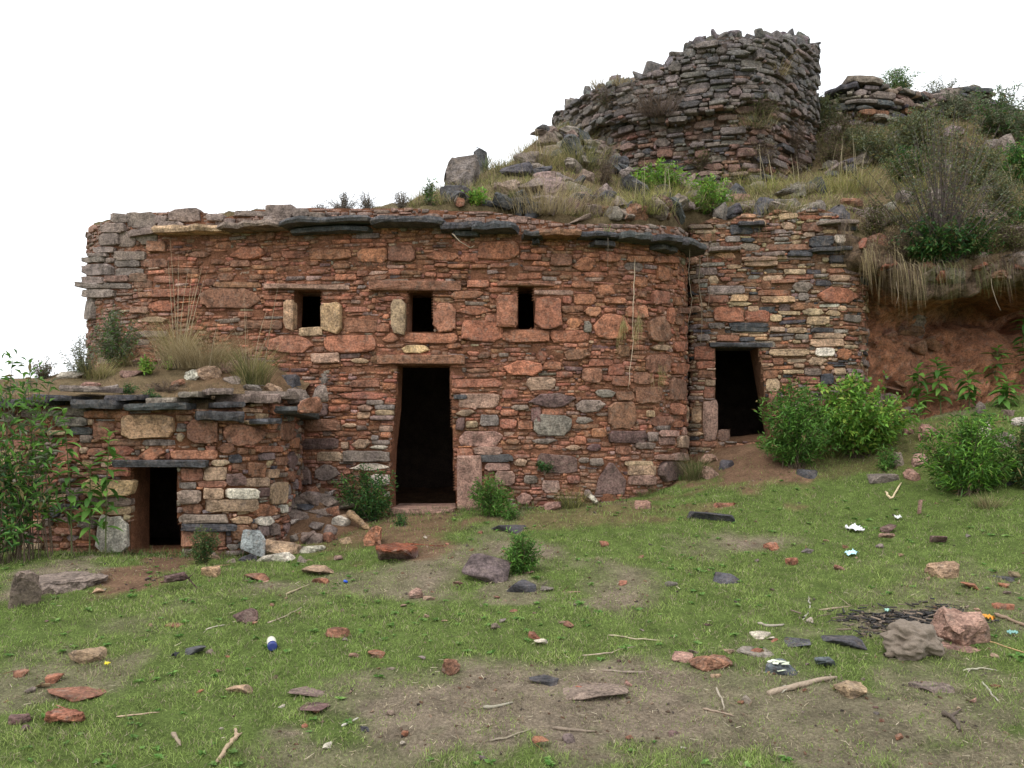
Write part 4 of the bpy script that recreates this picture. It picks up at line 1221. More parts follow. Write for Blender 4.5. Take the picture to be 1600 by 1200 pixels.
def tuft(label, at, w, h, cols, seed, n=260, name='grass_tuft', droop=(0.2, 0.8), stalks=0, stalk_h=1.8, spread=0.28, bw=0.005, group=None, hang=False, lean=(0.05, 0.6)):
    g = np.random.default_rng(seed)
    root = thing(name, label, 'grass', at, group)
    b = g.normal(0, spread * 0.5, (n, 3)) * np.array([w, w * 0.8, 0])
    b[:, 2] = -0.03
    az = np.arctan2(b[:, 1], b[:, 0]) + g.normal(0, 0.9, n)
    le = g.uniform(lean[0], lean[1], n)
    L = h * g.uniform(0.45, 1.15, n)
    dr = g.uniform(droop[0], droop[1], n)
    if hang:                                             # hangs over an edge towards the yard
        az = -np.pi / 2 + g.normal(0, 0.5, n)
        le = g.uniform(1.0, 1.5, n); dr = g.uniform(1.2, 2.2, n)
        nc = max(3, n // 45)                             # ragged clumps
        cc_ = g.uniform(-0.5, 0.5, nc) * w; cl_ = g.uniform(0.25, 1.05, nc)
        ci = g.integers(0, nc, n)
        b[:, 0] = cc_[ci] + g.normal(0, w * 0.05, n)
        b[:, 2] += g.normal(0, 0.05, n)
        L = h * cl_[ci] * g.uniform(0.3, 1.1, n)
        az = az + g.normal(0, 0.6, nc)[ci]
    V, T, C = ribbons(b, az, le, L, np.full(n, bw) * g.uniform(0.6, 1.3, n), dr, colmix(g, n, cols), g, 6, hang=hang)
    tag(obj('blades', fast_mesh('blades', V, T, M_GRASS, C), root), kind='stuff')
    if stalks:
        for k in range(stalks):
            b1 = np.array([[g.normal(0, w * 0.12), g.normal(0, w * 0.1), -0.02]])
            V, T, C = ribbons(b1, g.uniform(0, 6.28, 1), g.uniform(0.02, 0.30, 1), np.array([h * stalk_h * g.uniform(0.7, 1.1)]), np.array([bw * 1.5]), g.uniform(0.0, 0.25, 1), colmix(g, 1, [(0.50, 0.42, 0.28)]), g, 7, 1.0)
            V = np.concatenate([V, V + np.array([0.0, bw * 1.2, 0])]); C = np.concatenate([C, C])
            T = np.concatenate([T, T + len(V) // 2])
            obj('seed_stalk', fast_mesh('seed_stalk', V, T, M_GRASS, C), root)
    return root


LEAF_MESHES = []


def broad_leaf_mesh(k):
    """A single large pointed leaf with a folded midrib, unit length along +x."""
    if len(LEAF_MESHES) > k:
        return LEAF_MESHES[k]
    V, T = [], []
    xs = [0, 0.12, 0.32, 0.55, 0.78, 1.0]; ws = [0.01, 0.10, 0.175, 0.17, 0.10, 0.0]
    for x, w in zip(xs, ws):
        z = 0.10 * x - (0.35 + 0.08 * k) * x * x
        V += [(x, -w, z + w * 0.35), (x, 0, z), (x, w, z + w * 0.35)]
    for i in range(len(xs) - 1):
        a = i * 3
        T += [(a, a + 1, a + 4, a + 3), (a + 1, a + 2, a + 5, a + 4)]
    c = [(0.12, 0.25, 0.045), (0.17, 0.33, 0.06), (0.08, 0.185, 0.04)][k % 3]
    me = new_mesh('leaf', V, T, M_LEAF, c, True)
    LEAF_MESHES.append(me)
    return me


for k_ in range(3):
    broad_leaf_mesh(k_)


def leafy_plant(label, at, h, seed, n=22, leaf=0.16, tone=0, lean=0.1, group=None):
    """Upright plant whose leaves are pieces of their own."""
    r = random.Random(seed); g = np.random.default_rng(seed)
    root = thing('leafy_plant', label, 'plant', at, group)
    m = 7
    t = np.linspace(0, 1, m)
    lx, ly = r.uniform(-lean, lean) * h, r.uniform(-lean, 0) * h
    path = np.stack([lx * t ** 2, ly * t ** 2, h * t - 0.03], 1)[None]
    V, T = tubes(path, np.linspace(0.008, 0.003, m)[None], 5)
    st = obj('stem', fast_mesh('stem', V, T, M_WOOD, (0.12, 0.14, 0.05)), root)
    for k in range(n):
        u = 0.25 + 0.75 * (k / n) ** 0.8
        p = np.array([np.interp(u, t, path[0, :, q]) for q in range(3)])
        top = u > 0.88
        o = obj('leaf', LEAF_MESHES[(k + seed) % 3 if not top else 1], root, p, (r.uniform(-0.3, 0.3), r.uniform(-0.9, -0.3) if top else r.uniform(-0.5, 0.5), k * 2.4 + r.uniform(-0.4, 0.4)))
        s = leaf * (0.65 if top else r.uniform(0.8, 1.2))
        o.scale = (s, s, s)
    return root


# ------------------------------------------------------------------ loose rocks
rock_id = [0]


def rock_on(hitf, x0, y0, x1, y1, c, label, flat=False, mat=None, group=None, name='loose_rock', top=None, npts=15, tilt=0.08, up=0.0, cat='rock', sink=0.16, fixY=None):
    rock_id[0] += 1
    k = rock_id[0]
    r = random.Random(3000 + k)
    p = hitf((x0 + x1) / 2, y1) if fixY is None else P((x0 + x1) / 2, y1, fixY)
    w = (x1 - x0) / F * p.y; H = (y1 - y0) / F * p.y
    dep = max(0.04, (y1 - HOR) / F)
    if dep < 0.06:
        d, h = w * 0.7, H
    else:
        d = min(max(H * (0.80 if flat else 0.5) / dep, 0.35 * w), 0.9 * w)
        h = max(H - d * dep, 0.22 * H)
    h *= (1 + sink) * (1.0 if dep < 0.06 else 1.3)
    col = jit(PAL[c], 0.12, r) if isinstance(c, str) else c
    slate = mat is M_SLATE
    me = rock_mesh(name, w, d, h, col, 5000 + k, mat, 10 if slate else npts, 2 if w * F / p.y > 60 and not slate else 1, 0.012 if slate else (0.045 if not flat else 0.035), 1.0 if flat or slate else 0.0, top)
    o = obj(name, me, None, (p.x, p.y + d * 0.5, p.z + h * 0.5 - h * sink + up), (r.uniform(-tilt, tilt), r.uniform(-tilt, tilt), r.uniform(-0.25, 0.25)))
    return tag(o, label, cat, group)


def chip(px, py, wpx, c, label, group, k):
    p = ghit(px, py)
    w = wpx / F * p.y
    r = random.Random(7000 + k)
    h = w * r.uniform(0.28, 0.6)
    me = rock_mesh('stone_chip', w, w * r.uniform(0.5, 0.9), h, jit(PAL[c], 0.2, r), 7000 + k, M_ROCK, 10, 0)
    return tag(obj('stone_chip', me, None, (p.x, p.y, p.z + h * 0.3), (r.uniform(-0.2, 0.2), r.uniform(-0.2, 0.2), r.uniform(0, 6))), label, 'stone', group)


def stick(pts, rad, col, label, name='stick', hitf=None, cat='stick', branch=None, group=None, mat=None, lift=0.0, sides=6):
    """A branch lying through photo points on the ground (or explicit world points)."""
    g = np.random.default_rng(rock_id[0] * 13 + 5); rock_id[0] += 1
    q = [Vector(p) if len(p) == 3 else (hitf or ghit)(*p) for p in pts]
    base = sum(q, Vector()) / len(q)
    def path(q):
        a = np.array([list(p - base) for p in q])
        t = np.linspace(0, len(q) - 1, max(6, 5 * (len(q) - 1)))
        b = np.stack([np.interp(t, np.arange(len(q)), a[:, i]) for i in range(3)], 1)
        ln = np.linalg.norm(a[-1] - a[0])
        b += g.normal(0, ln * (0.012 if mat or cat in ('stick', 'log', 'branch') else 0.004), b.shape) * np.array([1, 1, 0.4])
        b[:, 2] += rad * 0.75 + lift
        return b
    b = path(q)
    rr = np.linspace(1.0, 0.55, len(b)) * rad * g.uniform(0.8, 1.2, len(b))
    rr[0] *= 0.6; rr[-1] *= 0.5
    V, T = tubes(b[None], rr[None], sides)
    n = len(V)
    V = np.concatenate([V, b[:1], b[-1:]])
    caps = [(n, (i + 1) % sides, i) for i in range(sides)] + [(n + 1, n - sides + i, n - sides + (i + 1) % sides) for i in range(sides)]
    T = np.concatenate([T, np.array(caps)])
    o = obj(name, fast_mesh(name, V, T, mat or M_WOOD, jit(col, 0.1)), None, base)
    tag(o, label, cat, group)
    if branch:
        bq = [(hitf or ghit)(*p) for p in branch]
        bb = path(bq)
        V, T = tubes(bb[None], np.linspace(0.8, 0.3, len(bb))[None] * rad * 0.7, 5)
        obj('twig', fast_mesh('twig', V, T, mat or M_WOOD, jit(col, 0.1)), o)
    return o

# ------------------------------------------------------------------ rocks on the lawn
LAWN = [  # box in the photo, colour, flat, label
    (0, 896, 49, 954, 'N', 0, 'upright grey-green slab fragment beside bare patch at the hut corner'),
    (243, 893, 297, 928, 'D', 0, 'dark purple angular rock in front of the hut doorway'),
    (309, 884, 351, 903, 'Y', 1, 'small tan block lying in front of the hut shrub'),
    (378, 893, 418, 909, 'B', 1, 'flat dark brown stone between tan block and pale flat stone'),
    (466, 884, 520, 901, 'T', 1, 'pale tan flat stone on the grass below the rubble pile'),
    (484, 901, 513, 912, 'R', 1, 'small red chip tucked in front of pale tan flat stone'),
    (98, 1006, 153, 1039, 'T', 0, 'grey-tan cuboid block alone on green grass'),
    (287, 1009, 317, 1024, 'S', 0, 'small charcoal-dark stone between the cuboid block and the bottle'),
    (358, 953, 397, 976, 'D', 0, 'dark red stone with twigs beside it on the grass'),
    (255, 972, 283, 982, 'B', 1, 'small flat brown stone below the dark purple rock'),
    (503, 979, 543, 999, 'B', 0, 'dark red-brown block beyond the white bottle'),
    (54, 1070, 148, 1098, 'B', 1, 'long rusty dark slab lying by the reddish rock'),
    (59, 1104, 121, 1137, 'R', 0, 'reddish domed rock in front of the long rusty slab'),
    (8, 1114, 39, 1134, 'D', 0, 'purple-brown stone left of the reddish domed rock'),
    (22, 1132, 45, 1143, 'D', 0, 'tiny dark stone touching the purple-brown stone'),
    (0, 1048, 32, 1067, 'B', 1, 'brown stone at the edge of the bare patch'),
    (64, 1053, 92, 1070, 'R', 1, 'small red stone behind the long rusty slab'),
    (348, 1068, 390, 1088, 'T', 0, 'tan brown stone on grass below the white bottle'),
    (447, 1071, 516, 1092, 'N', 1, 'long flat weathered stone above the purple-red slab'),
    (464, 1097, 509, 1119, 'D', 1, 'purple-red slab fragment at the edge of bare soil'),
    (584, 848, 684, 883, 'D', 1, 'large flat rust-topped boulder in front of the main doorway'),
    (785, 902, 838, 929, 'S', 1, 'dark green-grey slate piece leaning by the big dark boulder'),
    (874, 909, 918, 932, 'P', 1, 'pinkish tan stone at the end of the slate cluster'),
    (700, 906, 724, 920, 'P', 0, 'small pinkish stone left of the big dark boulder'),
    (838, 908, 868, 925, 'G', 0, 'small grey stone between slate piece and pinkish tan stone'),
    (764, 818, 827, 835, 'S', 1, 'flat black slate near the wall behind the lawn shrub'),
    (568, 825, 598, 853, 'O', 0, 'orange lump of rock at the end of the rubble pile'),
    (636, 920, 661, 936, 'P', 0, 'small pink-brown stone left of the slate cluster'),
    (689, 1030, 719, 1058, 'B', 0, 'brown cube-like stone above the bare soil'),
    (829, 1056, 875, 1078, 'S', 1, 'small grey-green slate flake beside the long slab'),
    (876, 1063, 988, 1098, 'N', 1, 'long dark grey-brown slab pointing across the bare soil'),
    (831, 1152, 860, 1178, 'O', 0, 'rounded orange stone in the bare soil'),
    (572, 1016, 600, 1030, 'R', 1, 'flat red stone left of the brown cube-like stone'),
    (834, 999, 858, 1011, 'L', 1, 'whitish flat stone above the slate flake'),
    (824, 988, 847, 1000, 'R', 1, 'dull red chip behind the whitish flat stone'),
    (551, 1135, 574, 1149, 'S', 0, 'small black clod on the bare soil'),
    (1120, 783, 1161, 799, 'R', 0, 'brick-red block above the long slate slab'),
    (1080, 799, 1161, 819, 'S', 1, 'long blue-grey slate slab in front of the brick-red block'),
    (1117, 897, 1161, 914, 'S', 1, 'lone black oval slate in the middle of the grass'),
    (1460, 878, 1505, 906, 'T', 0, 'rounded tan-grey rock in the open grass'),
    (1549, 895, 1612, 911, 'S', 1, 'thin dark slate beyond the rounded tan-grey rock'),
    (1435, 784, 1459, 804, 'P', 1, 'grey-pink pointed flat stone below the right-hand shrubs'),
    (1378, 820, 1405, 834, 'D', 0, 'dark red stone behind its lilac neighbour'),
    (1374, 833, 1401, 848, 'P', 0, 'lilac-brown stone in front of the dark red stone'),
    (1460, 838, 1487, 852, 'D', 1, 'flat purple stone on grass above the tan-grey rock'),
    (1199, 848, 1223, 861, 'R', 0, 'small red stone left of the blue paper scrap'),
    (1229, 872, 1249, 884, 'R', 0, 'small rusty stone below the blue paper scrap'),
    (1512, 911, 1541, 924, 'O', 1, 'orange-tan chip below the thin dark slate'),
    (1558, 941, 1589, 954, 'O', 1, 'rust-coloured flat stone above the orange wrapper'),
    (1481, 998, 1553, 1022, 'P', 1, 'flat pinkish slab under the big red wedge-shaped rock'),
    (1176, 985, 1212, 999, 'L', 1, 'pale flat stone above the slates'),
    (1222, 995, 1279, 1014, 'S', 1, 'blue-grey slate with tan edge by the pale flat stone'),
    (1292, 990, 1358, 1015, 'S', 1, 'blue-black slate lying nearest the ashes'),
    (1157, 1007, 1219, 1029, 'G', 1, 'grey half-buried slab between brown block and slates'),
    (1201, 1030, 1253, 1058, 'S', 1, 'dark slate with white lichen blotches'),
    (1274, 1027, 1319, 1051, 'S', 1, 'ribbed dark slate right of the lichen-blotched slate'),
    (1052, 1018, 1088, 1036, 'P', 0, 'pale pink-tan stone beside the brown block'),
    (1082, 1022, 1150, 1051, 'B', 0, 'brown squarish block with a stick behind it'),
    (1316, 1063, 1364, 1094, 'T', 0, 'round pitted grey stone at the end of the log'),
    (1437, 1060, 1503, 1084, 'N', 1, 'pale grey half-buried flat rock in the grass'),
    (1128, 1010, 1150, 1022, 'T', 1, 'thin tan sliver behind the brown block'),
    (10, 874, 138, 932, 'N', 1, 'broad bare rock slab flush with the ground before the hut'),
]
for t in LAWN:
    x0, y0, x1, y1, c, fl, lab = t
    cc = PAL[c]; top = None
    if lab.startswith('dark green-grey slate piece'): rock_id[0] += 1
    if 'rust-topped' in lab: top = (0.26, 0.085, 0.045)
    if 'lichen' in lab: cc = (0.10, 0.115, 0.12)
    rock_on(ghit, x0, y0, x1, y1, jit(cc, 0.1), lab, bool(fl), M_SLATE if c == 'S' else M_ROCK, top=top, sink=0.5 if 'flush' in lab or 'half-buried' in lab else 0.18,
            tilt=0.03 if 'flush' in lab else 0.08, npts=18 if x1 - x0 > 60 else 13)
q = ghit(760, 914)
bb = obj('loose_rock', rock_mesh('loose_rock', 0.40, 0.34, 0.12, (0.105, 0.078, 0.075), 5990, M_SLATE, 12, 1, 0.012, 1.0), None, (q.x, q.y + 0.13, q.z + 0.10), (0.50, 0.14, 0.12))
tag(bb, 'big dark tilted slab beside the small lawn shrub', 'rock')
for o in bpy.data.objects:
    if 'flush with the ground' in o.get('label', ''):
        o.scale.z = 0.6; o.location.z += 0.01
rw = rock_on(ghit, 1481, 960, 1560, 1012, jit(PAL['P'], 0.05), 'big red wedge-shaped rock propped on the flat slab by the ashes', False, M_ROCK, up=0.03, npts=11)
rw.rotation_euler = (0.25, -0.12, 0.3)
# white lichen on the slate is a crust of its own
lr = [o for o in bpy.data.objects if o.get('label', '').startswith('dark slate with white')][0]
for k, (u, v) in enumerate([(-0.05, 0.02), (-0.02, 0.03), (0.01, 0.0), (-0.03, -0.02), (0.02, -0.03), (-0.01, -0.05), (0.035, -0.01)]):
    me = rock_mesh('lichen', 0.034 + 0.012 * (k % 3), 0.03, 0.008, (0.62, 0.66, 0.50), 880 + k, M_PAPER, 9, 0)
    zt_ = max(v_.co.z for v_ in lr.data.vertices)
    hz_ = [v_.co.z for v_ in lr.data.vertices if abs(v_.co.x - u) < 0.05 and abs(v_.co.y - v) < 0.05]
    obj('lichen', me, lr, (u, v, max(hz_ or [zt_ * 0.8]) + 0.001))

CH = [(395, 0), ]
chips = np.random.default_rng(77)
k = 0
spots_ch = []
for _ in range(135):
    px, py = chips.uniform(20, 1590), 830 + 360 * chips.beta(1.2, 1.4)
    if py < 870 and px < 620:
        continue
    spots_ch.append((px, py))
for px, py in spots_ch:
    k += 1
    red = chips.random() < 0.6
    chip(px, py, 9 + 13 * chips.uniform(0, 1) ** 2, R.choice('RBBPD') if red else R.choice('TTNLG'),
         'small reddish stone chip lying loose on the lawn' if red else 'small pale grey or tan stone chip lying loose on the lawn',
         'reddish stone chips scattered on the lawn' if red else 'pale stone chips scattered on the lawn', k)

# ------------------------------------------------------------------ rubble pile between hut and main wall
PILE = [(440, 835, 512, 872, 'B', 0, 'brown earth-stained boulder at the foot of the rubble pile', 8.25), (495, 820, 552, 850, 'G', 0, 'dull grey boulder in the rubble pile below the leafy bush', 8.45),
        (446, 797, 486, 815, 'N', 0, 'wedge stone low in the rubble pile', 8.5), (445, 774, 503, 790, 'N', 0, 'long top stone of the rubble pile', 8.7), (456, 787, 510, 796, 'S', 1, 'thin slate layer in the rubble pile', 8.6),
        (478, 793, 532, 804, 'N', 1, 'flat middle stone of the rubble pile', 8.55), (500, 772, 532, 796, 'G', 0, 'tilted grey slab on top of the rubble pile', 8.75), (490, 801, 522, 814, 'N', 0, 'small flat stone under the middle of the rubble pile', 8.5),
        (526, 802, 545, 812, 'T', 0, 'small tan stone near the end of the rubble pile', 8.5),
        (407, 846, 470, 870, 'T', 0, 'tan pointed stones against the hut corner', 7.75), (460, 854, 509, 877, 'L', 0, 'pale lichen-grey stone at the front of the rubble pile', 7.8), (378, 830, 414, 868, 'L', 1, 'upright blue-grey slab leaning at the hut corner', 7.6),
        (400, 864, 464, 884, 'L', 1, 'long white-grey flat stone in front of the hut corner', 7.5), (366, 828, 394, 858, 'L', 0, 'whitish stone behind the leaning blue-grey slab', 7.72), (500, 842, 552, 866, 'S', 0, 'dark slate bar in front of the dull grey boulder', 8.2),
        (372, 866, 404, 886, 'S', 0, 'small dark stone in front of the leaning slab', 7.45)]
for x0, y0, x1, y1, c, fl, lab, Y in PILE:
    cc = (0.30, 0.31, 0.31) if 'blue-grey slab' in lab else PAL[c]
    p = P((x0 + x1) / 2, (y0 + y1) / 2, Y)
    w, h = (x1 - x0) / F * Y * 1.08, (y1 - y0) / F * Y * 1.12
    rock_id[0] += 1
    d = w * (0.6 if h < w else 0.35)
    me = rock_mesh('rubble_stone', w, d, h, jit(cc, 0.1), 5600 + rock_id[0], M_SLATE if c == 'S' else M_ROCK, 14, 1)
    o = obj('rubble_stone', me, None, p, (R.uniform(-0.1, 0.1), {'tilted': 0.5}.get(lab.split()[0], R.uniform(-0.08, 0.08)), R.uniform(-0.2, 0.2)))
    tag(o, lab, 'rock', 'rubble fallen between the hut and the main wall')
# earth under the rubble
px_ = stick([P(545, 806, 8.45), P(560, 820, 8.35), P(576, 832, 8.25)], 0.05, (0.42, 0.29, 0.16), 'tan elongated stone sloping off the end of the rubble pile', 'rubble_stone', cat='rock', mat=M_ROCK, sides=7)
px_['group'] = 'rubble fallen between the hut and the main wall'
mx, my = np.meshgrid(np.linspace(-2.75, -1.45, 40), np.linspace(7.9, 9.3, 40), indexing='ij')
mz = ground_h(mx, my) + 0.46 * np.exp(-(((mx + 2.15) / 0.42) ** 2 + ((my - 8.85) / 0.5) ** 2)) - 0.04 + (fbm(mx * 6, my * 6, 4, 3) - 0.5) * 0.06
tag(obj('earth_mound', fast_mesh('earth_mound', np.stack([mx.ravel(), my.ravel(), mz.ravel()], 1), grid_tris(40, 40), M_SOIL, (0.17, 0.10, 0.06), True)), kind='structure')

# ------------------------------------------------------------------ stones on the right-hand slope
for x0, y0, x1, y1, c, fl, lab in [
        (1444, 660, 1490, 688, 'P', 0, 'lilac-grey boulder on the slope below the rock face'), (1533, 658, 1554, 682, 'L', 0, 'whitish stone among the scree behind the narrow-leaved shrub'),
        (1558, 675, 1592, 702, 'G', 0, 'grey-green boulder at the top of the scree'), (1586, 652, 1610, 668, 'L', 0, 'pale stone at the top edge of the scree'), (1428, 708, 1456, 728, 'P', 0, 'rounded lilac stone by the narrow-leaved shrub'),
        (1394, 706, 1418, 730, 'N', 0, 'brown-grey stone beside the little scree plant'), (1245, 735, 1284, 749, 'S', 1, 'flat slate in front of the chamber bushes'), (1362, 741, 1418, 756, 'G', 1, 'long flat grey slab at the foot of the scree'),
        (1527, 626, 1543, 646, 'G', 0, 'upright grey stone below the dark hollow'), (1127, 722, 1156, 737, 'S', 0, 'dark stone on the dirt below the chamber doorway'), (1099, 730, 1129, 748, 'P', 0, 'pinkish stone below the chamber door jamb'),
        (1095, 709, 1126, 726, 'P', 0, 'buried pink stone at the chamber door jamb'), (1122, 670, 1146, 690, 'P', 0, 'small step stone inside the chamber doorway'), (1420, 735, 1450, 752, 'P', 0, 'flattish pink stone between slab and shrub'),
        (1470, 695, 1492, 712, 'G', 0, 'grey stone in the middle of the scree'), (1590, 690, 1616, 710, 'D', 0, 'dark stone beside the grey-green boulder'), (1500, 690, 1530, 706, 'N', 0, 'brown stone half hidden by the narrow-leaved shrub'),
        (1570, 640, 1600, 652, 'N', 1, 'flat stone on the earth slope under the overhang'), (1416, 668, 1436, 680, 'P', 1, 'little flat stone left of the lilac-grey boulder'), (920, 775, 941, 791, 'L', 0, 'small white stone at the foot of the main wall'),
        (850, 785, 880, 799, 'P', 0, 'pink stone at the wall foot beside the grass tuft'), (992, 783, 1020, 796, 'P', 1, 'pink-brown flat stone near the curved wall end'), (1585, 740, 1620, 765, 'S', 0, 'dark slate at the edge of the scree')]:
    rock_on(ghit, x0, y0, x1, y1, c, lab, bool(fl), M_SLATE if c == 'S' else M_ROCK)

# ------------------------------------------------------------------ stones on the roofs and the bank
for x0, y0, x1, y1, c, fl, lab in [
        (243, 561, 312, 577, 'S', 0, 'long slate on the hut roof behind the pale stones'), (283, 577, 314, 596, 'L', 0, 'whitish stone on the hut roof'), (300, 569, 342, 596, 'T', 0, 'tan boulder on the hut roof beside the whitish stone'),
        (212, 558, 242, 570, 'R', 0, 'reddish stone on the hut roof under the tilted slab'), (428, 584, 472, 604, 'S', 0, 'dark slate block at the hut roof corner'), (492, 583, 513, 607, 'G', 0, 'grey stone where the hut roof meets the wall'),
        (470, 570, 513, 584, 'N', 0, 'weathered stone high at the hut roof corner'), (330, 562, 378, 585, 'P', 0, 'pinkish stone heap below the dry grass'), (180, 578, 222, 590, 'P', 0, 'flat pinkish stone on the hut roof edge'),
        (82, 578, 132, 592, 'L', 0, 'pale flat stone on the hut roof near the corner bush'), (300, 606, 330, 616, 'N', 0, 'grey roof-edge stone above the hut doorway'), (376, 600, 412, 616, 'G', 0, 'mossy grey stone at the hut roof edge'),
        (440, 606, 480, 628, 'N', 0, 'weathered block on the hut roof end above the notch'), (462, 618, 500, 642, 'B', 0, 'brown block stepping down from the hut roof end'), (486, 600, 512, 624, 'N', 0, 'grey-brown stone wedged against the main wall by the hut roof'),
        (150, 600, 180, 612, 'G', 0, 'grey stone near the outer roof edge of the hut'), (345, 586, 376, 600, 'G', 0, 'grey stone below the pinkish heap'), (410, 598, 440, 614, 'T', 0, 'tan stone by the tall-stalked roof grass'), (258, 592, 286, 606, 'B', 0, 'brown roof stone in front of the whitish stone'),
        (120, 596, 150, 608, 'P', 0, 'pinkish stone near the yellow roof grass')]:
    rock_on(hhit, x0, y0, x1, y1, c, lab, bool(fl), M_SLATE if c == 'S' else M_ROCK, name='roof_stone')
o = rock_on(hhit, 192, 548, 222, 566, 'R', 'rusty slab tilted upward on the hut roof', True, M_ROCK, name='roof_stone', sink=0.0); o.rotation_euler = (0.1, -0.5, 0.2)
for x0, y0, x1, y1, c, fl, lab in [
        (1350, 400, 1398, 440, 'B', 0, 'brown ledge stone beside the hanging grass'), (1405, 425, 1450, 452, 'R', 0, 'red ledge stone under the twiggy shrub'), (1495, 410, 1545, 436, 'G', 0, 'grey ledge stone over the recess'), (692, 234, 748, 296, 'G', 0, 'tall grey squared block standing at the edge of the bank'), (738, 228, 764, 272, 'S', 0, 'dark pointed stone behind the tall squared block'), (684, 286, 738, 312, 'S', 0, 'dark slab under the tall squared block'),
        (752, 298, 832, 324, 'S', 0, 'long black overhanging slab on the bank edge'), (893, 300, 932, 330, 'S', 0, 'black block sunk in dry grass on the bank'), (962, 314, 998, 340, 'S', 0, 'smaller black block right of the sunken block'),
        (862, 264, 884, 292, 'G', 0, 'upright grey slab on the bank slope'), (876, 278, 928, 306, 'G', 0, 'broad grey slab lying on the bank slope'), (902, 262, 930, 282, 'N', 0, 'grey stone above the broad slab'), (770, 282, 810, 302, 'N', 0, 'grey-brown boulder above the long black slab'),
        (1196, 304, 1262, 328, 'G', 0, 'large flat weathered slab above the chamber'), (1264, 304, 1338, 342, 'G', 0, 'broad dark slab tilted over the chamber'), (1318, 306, 1352, 326, 'B', 0, 'brown stone behind the broad dark slab'),
        (1060, 308, 1096, 324, 'S', 0, 'black flat stone half hidden by bright green weeds'), (1340, 318, 1400, 350, 'G', 0, 'grey slab beneath the twiggy shrub'), (1560, 374, 1625, 398, 'G', 0, 'pale grey ledge stone over the dark hollow'),
        (1138, 300, 1176, 314, 'P', 0, 'pale flat stone among yellow grass'), (1176, 280, 1206, 298, 'G', 0, 'grey stone below the tower in yellow grass'), (1420, 196, 1470, 212, 'G', 0, 'grey stone among hilltop bushes'),
        (1530, 186, 1562, 206, 'S', 0, 'dark stone jutting from hilltop bushes'), (1540, 216, 1570, 232, 'G', 0, 'pale stone below the jutting dark stone'), (720, 318, 745, 335, 'R', 0, 'red stone under the bank edge'), (770, 336, 800, 352, 'R', 0, 'red stone below the long black slab')]:
    rock_on(bhit, x0, y0, x1, y1, c, lab, bool(fl), M_SLATE if c == 'S' else M_ROCK, name='bank_stone')

# ------------------------------------------------------------------ plants on the ground
def G(px, py): return ghit(px, py)


def sz(p, wpx, hpx):
    return wpx / F * p.y, hpx / F * p.y


p = P(40, 858, 6.95); p.z = float(ground_h(np.array([p.x]), np.array([p.y]))[0])
bush('tall leafy shrub with lance-shaped leaves at the outer end of the hut', p, 1.15, 1.92, GREEN + GREYG[:1] + BRIGHT[2:3], 601, stems=34, per=24, leaf=(0.12, 0.026), start=0.25, open_top=0.85, stemr=0.005, depth=0.7, fan=3.0)
p = P(8, 862, 6.85); p.z = float(ground_h(np.array([p.x]), np.array([p.y]))[0])
bush('dense lower shrub beside the tall leafy shrub', p, 0.9, 1.0, GREEN + DARK, 602, stems=32, per=22, leaf=(0.12, 0.026), start=0.15, fan=2.5)
p = P(140, 858, 7.15); p.z = float(ground_h(np.array([p.x]), np.array([p.y]))[0])
for k, (px, hpx) in enumerate([(112, 235), (140, 150), (165, 205)]):
    q = P(px, 858, 7.15 + 0.05 * k); q.z = float(ground_h(np.array([q.x]), np.array([q.y]))[0])
    leafy_plant(['tallest bright leafy shoot against the hut wall', 'short bright leafy shoot against the hut wall', 'middle bright leafy shoot nearest the hut doorway'][k], q, hpx / F * 7.15, 610 + k, 34, 0.155, lean=0.12)
q = G(105, 856)
bush('tangle of dead brown twigs under the leafy shrub', q, 0.62, 0.85, BROWN + DRY[2:], 620, stems=70, per=10, leaf=(0.10, 0.006), start=0.2, stemc=(0.24, 0.19, 0.14), stemr=0.0035)
for args in [
        ('dark small-leaved bush left of the main doorway', (577, 815), 118, 92, DARK + GREEN[:1], 630, 60, 70, (0.045, 0.016)),
        ('bright narrow-leaved bush right of the main doorway', (770, 806), 84, 62, GREEN + BRIGHT[2:3], 631, 60, 60, (0.055, 0.010)),
        ('small green shrub growing behind the slate boulder on the lawn', (815, 896), 62, 66, GREEN + BRIGHT[2:3], 632, 60, 50, (0.05, 0.009)),
        ('little olive shrub beside the hut doorway', (318, 882), 54, 60, OLIVE + DARK, 633, 50, 46, (0.03, 0.012)),
        ('narrow-leaved bush below the chamber doorway', (1242, 730), 150, 132, GREEN + BRIGHT[2:3], 634, 90, 60, (0.075, 0.018)),
        ('broad-leaved bright green bush in front of the chamber wall', (1340, 712), 200, 128, BRIGHT + GREEN[1:2], 635, 110, 62, (0.085, 0.036)),
        ('narrow-leaved bright shrub on the scree', (1512, 770), 180, 130, GREEN + BRIGHT[:2], 636, 100, 60, (0.085, 0.014)),
        ('dark shrub at the far edge of the scree', (1605, 765), 80, 110, DARK + OLIVE, 637, 50, 50, (0.06, 0.016)),
        ('small plant beside the brown-grey scree stone', (1386, 735), 40, 36, GREEN, 638, 26, 30, (0.05, 0.012)),
        ('tiny weed at the threshold corner', (625, 822), 24, 20, DARK, 639, 14, 24, (0.035, 0.012)),
        ('low weed below the narrow-leaved bush by the doorway', (796, 812), 44, 22, GREEN, 640, 22, 30, (0.04, 0.009))]:
    lab, (px, py), wp, hp, cols, sd, st, per, lf = args
    q = G(px, py); w, h = sz(q, wp, hp)
    bush(lab, q, w, h, cols, sd, stems=st, per=per, leaf=lf, start=0.12, rise=0.05)
